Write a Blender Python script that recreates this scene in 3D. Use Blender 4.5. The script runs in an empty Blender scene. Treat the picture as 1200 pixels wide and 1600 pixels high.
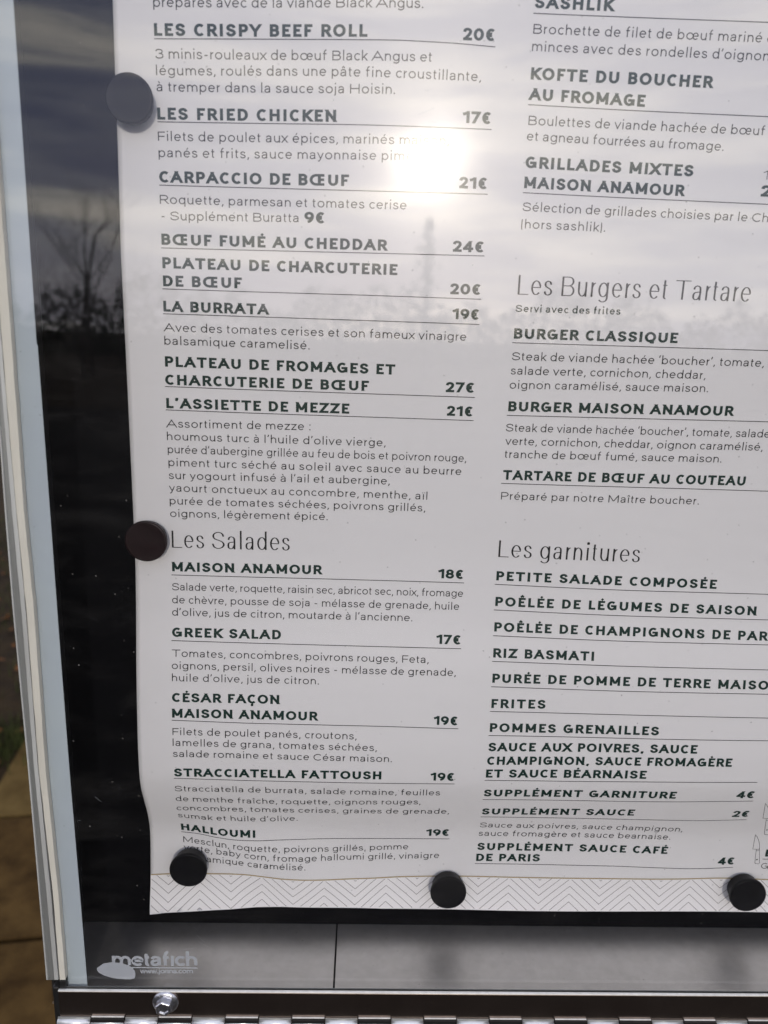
import bpy, math, random
import numpy as np
from mathutils import Vector, Matrix
rnd = random.Random(7)
SC = bpy.context.scene
COL = SC.collection

# ------------------------------------------------------------------ camera
# world: X right along the case, Y into the case, Z up; origin on the backing sheet straight in front of the lens
D = 0.372                     # metres from the lens to the backing sheet
FPX = 1150.0
vdn = np.array([-164., 4900., 1150.]); vdn /= np.linalg.norm(vdn)
ex = np.array([1., 0.0264, 0.03]); ex -= ex.dot(vdn) * vdn; ex /= np.linalg.norm(ex)
uz = -vdn
ny = np.cross(uz, ex) * -1
if ny[2] < 0: ny = -ny
CH = 1.45                     # lens height above the ground
def ray(px, py):
    d = np.array([px - 600., py - 800., FPX])
    return np.array([ex.dot(d), ny.dot(d), uz.dot(d)])
def at(px, py, h=0.0):        # photograph pixel -> (X, Z) on the vertical plane h metres in front of the backing
    d = ray(px, py); t = (D - h) / d[1]
    return d[0] * t, d[2] * t
def ground_at(px, py, z=-CH):
    d = ray(px, py); t = z / d[2]
    return d[0] * t, -D + d[1] * t
cam = bpy.data.cameras.new('camera'); co = bpy.data.objects.new('camera', cam); COL.objects.link(co)
cam.sensor_fit = 'HORIZONTAL'; cam.sensor_width = 36.0; cam.lens = FPX / 1200 * 36.0
M = Matrix(((ex[0], -ex[1], -ex[2], 0), (ny[0], -ny[1], -ny[2], -D), (uz[0], -uz[1], -uz[2], 0), (0, 0, 0, 1)))
co.matrix_world = M
cam.clip_start = 0.01; cam.clip_end = 3000
cam.dof.use_dof = True; cam.dof.focus_distance = 0.398; cam.dof.aperture_fstop = 11.5
SC.camera = co

# ------------------------------------------------------------------ sun and sky
ds = ray(666, 252)
sun_dir = Vector((ds[0], -ds[1], ds[2])).normalized()        # towards the sun, seen mirrored in the pane
elev = math.asin(sun_dir.z); azim = math.atan2(sun_dir.x, sun_dir.y)
sl = bpy.data.lights.new('sun', 'SUN'); sl.energy = 0.8; sl.angle = math.radians(2.0); sl.color = (1.0, 0.94, 0.85)
so = bpy.data.objects.new('sun', sl); COL.objects.link(so)
so.rotation_euler = sun_dir.to_track_quat('Z', 'Y').to_euler()
W = bpy.data.worlds.new('World'); SC.world = W; W.use_nodes = True
nt = W.node_tree; nt.nodes.clear()
def N(nt, t, **k):
    n = nt.nodes.new(t)
    for a, b in k.items():
        if a == 'inp':
            for i, v in b.items(): n.inputs[i].default_value = v
        else: setattr(n, a, b)
    return n
def ln(nt, a, b): nt.links.new(a, b)
sky = N(nt, 'ShaderNodeTexSky', sky_type='NISHITA', sun_disc=False)
sky.sun_elevation = elev; sky.sun_rotation = azim; sky.air_density = 1.2; sky.dust_density = 2.0
tc = N(nt, 'ShaderNodeTexCoord')
# flattened cloud layers: stretch the direction so that the banks lie level
sep = N(nt, 'ShaderNodeSeparateXYZ'); ln(nt, tc.outputs['Generated'], sep.inputs[0])
mp = N(nt, 'ShaderNodeMapping'); mp.inputs['Scale'].default_value = (1.7, 1.7, 13.5); mp.inputs['Location'].default_value = (3.1, 0.4, 0.35)
ln(nt, tc.outputs['Generated'], mp.inputs[0])
n1 = N(nt, 'ShaderNodeTexNoise', inp={'Scale': 1.9, 'Detail': 7.0, 'Roughness': 0.55, 'Distortion': 0.25}); ln(nt, mp.outputs[0], n1.inputs['Vector'])
ramp = N(nt, 'ShaderNodeValToRGB'); ln(nt, n1.outputs['Fac'], ramp.inputs[0])
e = ramp.color_ramp.elements
e[0].position = 0.33; e[0].color = (0.20, 0.235, 0.42, 1)
e[1].position = 0.70; e[1].color = (1.25, 1.18, 1.08, 1)
e2 = ramp.color_ramp.elements.new(0.49); e2.color = (0.36, 0.395, 0.54, 1)
e3 = ramp.color_ramp.elements.new(0.58); e3.color = (0.85, 0.83, 0.82, 1)
# glow of the veiled sun in the cloud
dotn = N(nt, 'ShaderNodeVectorMath', operation='DOT_PRODUCT'); dotn.inputs[1].default_value = tuple(sun_dir)
nrm = N(nt, 'ShaderNodeVectorMath', operation='NORMALIZE'); ln(nt, tc.outputs['Generated'], nrm.inputs[0]); ln(nt, nrm.outputs[0], dotn.inputs[0])
def powglow(k, a):
    m0 = N(nt, 'ShaderNodeMath', operation='MAXIMUM', inp={1: 0.0}); ln(nt, dotn.outputs['Value'], m0.inputs[0])
    m1 = N(nt, 'ShaderNodeMath', operation='POWER', inp={1: float(k)}); ln(nt, m0.outputs[0], m1.inputs[0])
    m2 = N(nt, 'ShaderNodeMath', operation='MULTIPLY', inp={1: float(a)}); ln(nt, m1.outputs[0], m2.inputs[0]); return m2
g1 = powglow(30, 0.5); g2 = powglow(380, 1.9); g3 = powglow(2600, 6.5)
gb = N(nt, 'ShaderNodeMath', operation='ADD'); ln(nt, g2.outputs[0], gb.inputs[0]); ln(nt, g3.outputs[0], gb.inputs[1])
g1p = N(nt, 'ShaderNodeMath', operation='ADD', inp={1: 1.0}); ln(nt, g1.outputs[0], g1p.inputs[0])
cm0 = N(nt, 'ShaderNodeVectorMath', operation='SCALE'); ln(nt, ramp.outputs[0], cm0.inputs[0]); ln(nt, g1p.outputs[0], cm0.inputs['Scale'])
gw = N(nt, 'ShaderNodeVectorMath', operation='SCALE'); gw.inputs[0].default_value = (1.0, 0.88, 0.68); ln(nt, gb.outputs[0], gw.inputs['Scale'])
cm = N(nt, 'ShaderNodeVectorMath', operation='ADD'); ln(nt, cm0.outputs[0], cm.inputs[0]); ln(nt, gw.outputs[0], cm.inputs[1])
hm = N(nt, 'ShaderNodeMapRange', interpolation_type='SMOOTHSTEP', inp={1: 0.02, 2: 0.24, 3: 1.0, 4: 0.0}); ln(nt, sep.outputs['Z'], hm.inputs[0])
hv = N(nt, 'ShaderNodeVectorMath', operation='SCALE'); hv.inputs[0].default_value = (0.34, 0.32, 0.28); ln(nt, hm.outputs[0], hv.inputs['Scale'])   # brighter air low down
cm2 = N(nt, 'ShaderNodeVectorMath', operation='ADD'); ln(nt, cm.outputs[0], cm2.inputs[0]); ln(nt, hv.outputs[0], cm2.inputs[1])
bgs = N(nt, 'ShaderNodeBackground', inp={'Strength': 0.08}); ln(nt, sky.outputs[0], bgs.inputs['Color'])
bgc = N(nt, 'ShaderNodeBackground', inp={'Strength': 1.15}); ln(nt, cm2.outputs[0], bgc.inputs['Color'])
mixw = N(nt, 'ShaderNodeMixShader', inp={0: 0.92}); ln(nt, bgs.outputs[0], mixw.inputs[1]); ln(nt, bgc.outputs[0], mixw.inputs[2])
outw = N(nt, 'ShaderNodeOutputWorld'); ln(nt, mixw.outputs[0], outw.inputs[0])
SC.view_settings.view_transform = 'Standard'; SC.view_settings.look = 'None'
SC.view_settings.exposure = 0.50; SC.view_settings.gamma = 1.0
SC.cycles.max_bounces = 10; SC.cycles.transparent_max_bounces = 16; SC.cycles.use_denoising = True
SC.cycles.sample_clamp_indirect = 6.0

# ------------------------------------------------------------------ materials
def mat(name, col, rough=0.5, metal=0.0, spec=0.5, noise=None, bump=None, coat=0.0, stretch=(1, 1, 1)):
    m = bpy.data.materials.new(name); m.use_nodes = True; t = m.node_tree; b = t.nodes['Principled BSDF']
    b.inputs['Base Color'].default_value = (*col, 1); b.inputs['Roughness'].default_value = rough
    b.inputs['Metallic'].default_value = metal; b.inputs['Specular IOR Level'].default_value = spec
    b.inputs['Coat Weight'].default_value = coat
    tcn = N(t, 'ShaderNodeTexCoord'); mpn = N(t, 'ShaderNodeMapping'); mpn.inputs['Scale'].default_value = stretch
    ln(t, tcn.outputs['Object'], mpn.inputs[0])
    if noise:
        sc_, amt, col2 = noise
        nn = N(t, 'ShaderNodeTexNoise', inp={'Scale': sc_, 'Detail': 5.0, 'Roughness': 0.6}); ln(t, mpn.outputs[0], nn.inputs['Vector'])
        mr = N(t, 'ShaderNodeMapRange', inp={1: 0.35, 2: 0.7, 3: 0.0, 4: amt}); ln(t, nn.outputs['Fac'], mr.inputs[0])
        mx = N(t, 'ShaderNodeMix', data_type='RGBA'); mx.inputs[6].default_value = (*col, 1); mx.inputs[7].default_value = (*col2, 1)
        ln(t, mr.outputs[0], mx.inputs[0]); ln(t, mx.outputs[2], b.inputs['Base Color'])
    if bump:
        bs, ba, bd = bump
        nb = N(t, 'ShaderNodeTexNoise', inp={'Scale': bs, 'Detail': 4.0}); ln(t, mpn.outputs[0], nb.inputs['Vector'])
        bp = N(t, 'ShaderNodeBump', inp={'Strength': ba, 'Distance': bd}); ln(t, nb.outputs['Fac'], bp.inputs['Height'])
        ln(t, bp.outputs[0], b.inputs['Normal'])
    return m
MT = {}
MT['paper'] = mat('printed_paper', (0.765, 0.765, 0.760), 0.42, spec=0.35, noise=(9, 0.25, (0.73, 0.73, 0.73)), bump=(60, 0.05, 0.0008))
MT['border'] = mat('white_border_stock', (0.87, 0.865, 0.86), 0.42, spec=0.35, noise=(9, 0.25, (0.84, 0.84, 0.84)))
MT['ink_dark'] = mat('light_text_ink', (0.012, 0.013, 0.014), 0.5, spec=0.3)
MT['ink_green'] = mat('bold_text_ink', (0.002, 0.026, 0.019), 0.5, spec=0.3)
MT['ink_grey'] = mat('grey_ink', (0.16, 0.15, 0.14), 0.6, spec=0.2)
MT['gold'] = mat('gold_ink', (0.40, 0.32, 0.17), 0.45, spec=0.4)
MT['backing'] = mat('black_magnetic_sheet', (0.0024, 0.0026, 0.0034), 0.5, spec=0.03, noise=(35, 0.5, (0.004, 0.004, 0.005)), bump=(900, 0.08, 0.0003))
MT['magnet'] = mat('magnet_plastic', (0.0055, 0.0055, 0.0068), 0.36, spec=0.14, noise=(160, 0.7, (0.009, 0.009, 0.009)), bump=(1500, 0.1, 0.0003))
MT['magnet_red'] = mat('dark_red_magnet_plastic', (0.013, 0.0045, 0.0055), 0.38, spec=0.25, noise=(160, 0.7, (0.009, 0.004, 0.004)), bump=(1500, 0.1, 0.0003))
MT['floor'] = mat('satin_aluminium', (0.62, 0.61, 0.595), 0.38, metal=0.88, noise=(160, 0.7, (0.51, 0.50, 0.485)), bump=(1200, 0.25, 0.0003), stretch=(1, 1, 1))
MT['rail'] = mat('dark_polished_steel', (0.46, 0.37, 0.31), 0.22, metal=1.0, noise=(45, 0.6, (0.32, 0.25, 0.21)), bump=(500, 0.05, 0.0003))
MT['rail_lip'] = mat('bare_cut_edge', (0.80, 0.80, 0.77), 0.4, metal=0.15, noise=(300, 0.5, (0.5, 0.5, 0.48)))
MT['hinge'] = mat('stainless_hinge', (0.88, 0.89, 0.91), 0.36, metal=0.75, noise=(200, 0.3, (0.7, 0.7, 0.7)))
MT['zinc'] = mat('zinc_bolt', (0.62, 0.63, 0.68), 0.3, metal=1.0, noise=(700, 0.7, (0.35, 0.36, 0.40)), bump=(900, 0.3, 0.0006))
MT['alu'] = mat('weathered_aluminium', (0.36, 0.37, 0.36), 0.42, metal=0.6, noise=(90, 0.6, (0.22, 0.22, 0.21)), stretch=(1, 1, 0.08))
MT['alu_light'] = mat('aluminium_edge', (0.55, 0.56, 0.54), 0.45, metal=0.3, noise=(120, 0.6, (0.36, 0.36, 0.34)), stretch=(1, 1, 0.1))
MT['gasket'] = mat('cream_foam_gasket', (0.60, 0.58, 0.51), 0.8, spec=0.1, noise=(70, 0.7, (0.48, 0.46, 0.40)), bump=(400, 0.4, 0.0008), stretch=(1, 1, 0.25))
MT['band'] = mat('grey_blue_enamel', (0.47, 0.54, 0.565), 0.5, spec=0.2, noise=(14, 0.6, (0.43, 0.49, 0.55)))
MT['logo'] = mat('logo_enamel', (0.46, 0.49, 0.52), 0.5, spec=0.2, noise=(60, 0.3, (0.30, 0.33, 0.36)))
MT['black'] = mat('black_plastic', (0.006, 0.006, 0.006), 0.5, noise=(50, 0.4, (0.010, 0.010, 0.010)))
MT['seal'] = mat('green_grey_seal', (0.20, 0.225, 0.215), 0.5, spec=0.4, noise=(60, 0.5, (0.16, 0.18, 0.17)))
MT['soil'] = mat('soil', (0.022, 0.015, 0.009), 0.95, spec=0.1, noise=(7, 0.9, (0.045, 0.030, 0.014)), bump=(30, 0.8, 0.02))
MT['paving'] = mat('brown_paving_stone', (0.088, 0.052, 0.018), 0.9, spec=0.04, noise=(11, 1.0, (0.034, 0.019, 0.007)), bump=(80, 0.5, 0.004))
MT['kerb'] = mat('ochre_kerb_stone', (0.125, 0.083, 0.030), 0.9, spec=0.04, noise=(11, 1.0, (0.07, 0.044, 0.015)), bump=(80, 0.5, 0.004))
MT['bark'] = mat('bark', (0.05, 0.042, 0.034), 0.9, spec=0.1, noise=(12, 0.7, (0.03, 0.025, 0.02)))
MT['needles'] = mat('dark_foliage', (0.022, 0.032, 0.018), 0.8, spec=0.1, noise=(3, 0.8, (0.035, 0.04, 0.02)))
MT['leaf'] = mat('fallen_leaf', (0.16, 0.065, 0.022), 0.8, spec=0.1, noise=(30, 0.8, (0.09, 0.04, 0.015)))
MT['grass'] = mat('grass_blades', (0.026, 0.034, 0.012), 0.8, spec=0.1, noise=(8, 0.8, (0.06, 0.07, 0.02)))
def glass_mat():
    m = bpy.data.materials.new('dusty_window_glass'); m.use_nodes = True; t = m.node_tree; t.nodes.clear()
    o = N(t, 'ShaderNodeOutputMaterial')
    tr = N(t, 'ShaderNodeBsdfTransparent'); tr.inputs[0].default_value = (0.975, 0.972, 0.975, 1)
    gl = N(t, 'ShaderNodeBsdfGlossy', inp={'Roughness': 0.012}); gl.inputs[0].default_value = (1, 1, 1, 1)
    fr = N(t, 'ShaderNodeFresnel')
    geo = N(t, 'ShaderNodeNewGeometry'); im = N(t, 'ShaderNodeMapRange', inp={1: 0.0, 2: 1.0, 3: 1.52, 4: 1 / 1.52})   # same reflectance from both faces of the sheet
    ln(t, geo.outputs['Backfacing'], im.inputs[0]); ln(t, im.outputs[0], fr.inputs['IOR'])
    tcn = N(t, 'ShaderNodeTexCoord')
    # slow waviness of the sheet
    wn = N(t, 'ShaderNodeTexNoise', inp={'Scale': 9.0, 'Detail': 1.0}); ln(t, tcn.outputs['Object'], wn.inputs['Vector'])
    bp = N(t, 'ShaderNodeBump', inp={'Strength': 0.04, 'Distance': 0.002}); ln(t, wn.outputs['Fac'], bp.inputs['Height']); ln(t, bp.outputs[0], gl.inputs['Normal'])
    mx = N(t, 'ShaderNodeMixShader'); ln(t, fr.outputs[0], mx.inputs[0]); ln(t, tr.outputs[0], mx.inputs[1]); ln(t, gl.outputs[0], mx.inputs[2])
    # film of grime: a faint broad lobe
    hz = N(t, 'ShaderNodeBsdfGlossy', inp={'Roughness': 0.17}); hz.inputs[0].default_value = (1, 0.97, 0.93, 1)
    gn = N(t, 'ShaderNodeTexNoise', inp={'Scale': 14.0, 'Detail': 6.0, 'Roughness': 0.65}); ln(t, tcn.outputs['Object'], gn.inputs['Vector'])
    gm = N(t, 'ShaderNodeMapRange', inp={1: 0.3, 2: 0.75, 3: 0.0002, 4: 0.0055}); ln(t, gn.outputs['Fac'], gm.inputs[0])
    mh = N(t, 'ShaderNodeMixShader'); ln(t, gm.outputs[0], mh.inputs[0]); ln(t, mx.outputs[0], mh.inputs[1]); ln(t, hz.outputs[0], mh.inputs[2])
    # dust grains
    vo = N(t, 'ShaderNodeTexVoronoi', inp={'Scale': 320.0, 'Randomness': 1.0}); ln(t, tcn.outputs['Object'], vo.inputs['Vector'])
    lt = N(t, 'ShaderNodeMapRange', inp={1: 0.05, 2: 0.15, 3: 1.0, 4: 0.0}); ln(t, vo.outputs['Distance'], lt.inputs[0])
    sp = N(t, 'ShaderNodeSeparateColor'); ln(t, vo.outputs['Color'], sp.inputs[0])
    gt = N(t, 'ShaderNodeMapRange', inp={1: 0.92, 2: 1.0, 3: 0.0, 4: 0.4}); ln(t, sp.outputs[0], gt.inputs[0])
    dm = N(t, 'ShaderNodeMath', operation='MULTIPLY'); ln(t, lt.outputs[0], dm.inputs[0]); ln(t, gt.outputs[0], dm.inputs[1])
    df = N(t, 'ShaderNodeBsdfDiffuse'); df.inputs[0].default_value = (0.5, 0.48, 0.45, 1)
    md = N(t, 'ShaderNodeMixShader'); sm = N(t, 'ShaderNodeMapping'); sm.inputs['Scale'].default_value = (5.0, 5.0, 22.0); sm.inputs['Rotation'].default_value = (0, math.radians(28), 0)
    ln(t, tcn.outputs['Object'], sm.inputs[0])
    sn = N(t, 'ShaderNodeTexNoise', inp={'Scale': 3.0, 'Detail': 8.0, 'Roughness': 0.7, 'Distortion': 0.6}); ln(t, sm.outputs[0], sn.inputs['Vector'])
    sr = N(t, 'ShaderNodeMapRange', inp={1: 0.48, 2: 0.80, 3: 0.0, 4: 0.016}); ln(t, sn.outputs['Fac'], sr.inputs[0])     # wiped film of dust
    da = N(t, 'ShaderNodeMath', operation='ADD', use_clamp=True); ln(t, dm.outputs[0], da.inputs[0]); ln(t, sr.outputs[0], da.inputs[1])
    ln(t, da.outputs[0], md.inputs[0]); ln(t, mh.outputs[0], md.inputs[1]); ln(t, df.outputs[0], md.inputs[2])
    ln(t, md.outputs[0], o.inputs[0]); return m
MT['glass'] = glass_mat()

# ------------------------------------------------------------------ helpers
def thing(name, label, cat, group=None, loc=(0, 0, 0)):
    o = bpy.data.objects.new(name, None); COL.objects.link(o); o.location = loc
    o.empty_display_size = 0.02
    o['label'] = label; o['category'] = cat
    if group: o['group'] = group
    return o
def mesh(name, verts, faces, m, parent=None, smooth=False):
    me = bpy.data.meshes.new(name); me.from_pydata([tuple(map(float, v)) for v in verts], [], faces); me.update()
    if m: me.materials.append(m)
    if smooth: me.polygons.foreach_set('use_smooth', [True] * len(me.polygons))
    o = bpy.data.objects.new(name, me); COL.objects.link(o)
    if parent: o.parent = parent
    return o
def bevel(o, w, seg=2):
    b = o.modifiers.new('bevel', 'BEVEL'); b.width = w; b.segments = seg; b.limit_method = 'ANGLE'; return o
BOXF = [(0, 1, 3, 2), (4, 6, 7, 5), (0, 4, 5, 1), (2, 3, 7, 6), (0, 2, 6, 4), (1, 5, 7, 3)]
def box(name, x0, x1, y0, y1, z0, z1, m, parent=None, bev=0):
    v = [(x, y, z) for x in (x0, x1) for y in (y0, y1) for z in (z0, z1)]
    o = mesh(name, v, BOXF, m, parent)
    if bev: bevel(o, bev)
    return o
def slab2(name, ptsL, ptsR, yf, yb, m, parent=None, bev=0):
    """upright strip between two polylines of (X,Z), front face at Y=yf and back at Y=yb"""
    n = len(ptsL); v = []; f = []
    for (a, b) in zip(ptsL, ptsR):
        v += [(a[0], yf, a[1]), (b[0], yf, b[1]), (b[0], yb, b[1]), (a[0], yb, a[1])]
    for i in range(n - 1):
        p = 4 * i; q = p + 4
        for k in range(4):
            f.append((p + k, p + (k + 1) % 4, q + (k + 1) % 4, q + k))
    f.append((0, 3, 2, 1)); q = 4 * (n - 1); f.append((q, q + 1, q + 2, q + 3))
    o = mesh(name, v, f, m, parent)
    if bev: bevel(o, bev)
    return o
def lathe(name, prof, m, parent=None, seg=64, axis='y', smooth=True):
    """profile of (radius, depth) turned about -Y: depth grows towards the viewer"""
    v = []; f = []
    for r, d in prof:
        for k in range(seg):
            a = 2 * math.pi * k / seg; v.append((r * math.cos(a), -d, r * math.sin(a)))
    for i in range(len(prof) - 1):
        for k in range(seg):
            k2 = (k + 1) % seg; f.append((i * seg + k, i * seg + k2, (i + 1) * seg + k2, (i + 1) * seg + k))
    f.append(tuple(range(seg - 1, -1, -1))); f.append(tuple((len(prof) - 1) * seg + k for k in range(seg)))
    o = mesh(name, v, f, m, parent, smooth)
    if smooth:
        try:
            o.data.set_sharp_from_angle(angle=math.radians(50))
        except Exception: pass
    return o

# ------------------------------------------------------------------ relief of the menu sheet
CT = [(-200, 1.0), (0, 1.0), (600, 1.0), (850, 1.5), (950, 3.6), (1050, 8.5), (1130, 11.6), (1185, 13.0), (1215, 13.0), (1236, 11.6), (1252, 9.6),
      (1265, 7.6), (1277, 5.6), (1296, 2.8), (1315, 1.8), (1345, 1.2), (1378, 1.1), (1400, 1.7), (1428, 3.2), (1500, 3.4)]
zk = []; hk = []
for y, h in CT:
    zk.append(at(500, y, h / 1000)[1]); hk.append(h / 1000)
zk = np.array(zk[::-1]); hk = np.array(hk[::-1])
def _slopes(x, y):
    d = np.diff(y) / np.diff(x); m = np.zeros(len(x)); m[0] = d[0]; m[-1] = d[-1]
    for i in range(1, len(x) - 1):
        if d[i - 1] * d[i] <= 0: m[i] = 0
        else:
            w1 = 2 * (x[i + 1] - x[i]) + (x[i] - x[i - 1]); w2 = (x[i + 1] - x[i]) + 2 * (x[i] - x[i - 1])
            m[i] = (w1 + w2) / (w1 / d[i - 1] + w2 / d[i])
    return m
mk = _slopes(zk, hk)
def prof(z):
    z = np.clip(z, zk[0], zk[-1]); i = np.clip(np.searchsorted(zk, z) - 1, 0, len(zk) - 2)
    dx = zk[i + 1] - zk[i]; t = (z - zk[i]) / dx
    return (2 * t**3 - 3 * t**2 + 1) * hk[i] + (t**3 - 2 * t**2 + t) * dx * mk[i] + (-2 * t**3 + 3 * t**2) * hk[i + 1] + (t**3 - t**2) * dx * mk[i + 1]
_gx = np.linspace(-0.004, 0.004, 7)
def gz(px, py, h=0.002): return at(px, py, h)
xa, za = gz(425, 1340); xb, zb_ = gz(285, 1312); xc, zc_ = gz(610, 40); xd, zd = gz(240, 1425); xe, ze = gz(930, 1375); xf_, zf_ = gz(480, 1385)
def relief(x, z):
    x = np.asarray(x, float); z = np.asarray(z, float)
    h = sum(prof(z + g) for g in _gx) / len(_gx)
    s = 1 / 370 * 1.0
    G = lambda cx, cz, sx, sz: np.exp(-((x - cx) / sx) ** 2 - ((z - cz) / sz) ** 2)
    h = h + 0.0026 * G(xa, za, 0.026, 0.020) + 0.0020 * G(xf_, zf_, 0.026, 0.016) - 0.0016 * G(xb, zb_, 0.018, 0.018)
    h = h + 0.0022 * G(xc, zc_, 0.045, 0.04) + 0.0022 * G(xd, zd, 0.035, 0.016) + 0.0007 * G(xe, ze, 0.05, 0.02)
    h = h + 0.0005 * np.sin(x * 31 + 1.2) * np.sin(z * 23 + 0.4)
    return np.maximum(h, 0.0004)
def on_sheet(px, py):
    h = 0.002
    for _ in range(6):
        x, z = at(px, py, h); h = 0.5 * h + 0.5 * float(relief(x, z))
    return at(px, py, h)

# ------------------------------------------------------------------ stroke lettering (drawn here, letter by letter)
XH = 0.757; DSC = -0.27; ASC = 1.10
def arc(cx, cy, rx, ry, a0, a1, n=None):
    n = n or max(4, int(abs(a1 - a0) / 15))
    return [(cx + rx * math.cos(math.radians(a0 + (a1 - a0) * i / n)), cy + ry * math.sin(math.radians(a0 + (a1 - a0) * i / n))) for i in range(n + 1)]
def spl(*p, n=5):
    o = []
    P = [p[0]] + list(p) + [p[-1]]
    for i in range(1, len(P) - 2):
        p0, p1, p2, p3 = P[i - 1:i + 3]
        for k in range(n):
            t = k / n
            o.append(tuple(0.5 * ((2 * p1[j]) + (-p0[j] + p2[j]) * t + (2 * p0[j] - 5 * p1[j] + 4 * p2[j] - p3[j]) * t * t + (-p0[j] + 3 * p1[j] - 3 * p2[j] + p3[j]) * t**3) for j in (0, 1)))
    o.append(p[-1]); return o
Lk = lambda *p: ('L', list(p))          # square-ended stroke
Bk = lambda *p: ('B', list(p))          # butt-ended stroke (bars that meet other strokes)
Dk = lambda *p: ('D', list(p))          # diagonal with level-cut ends
Ck = lambda pts: ('C', pts)             # curve, butt ends
def dot(x, y): return ('P', [(x, y)])
h = XH
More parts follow.
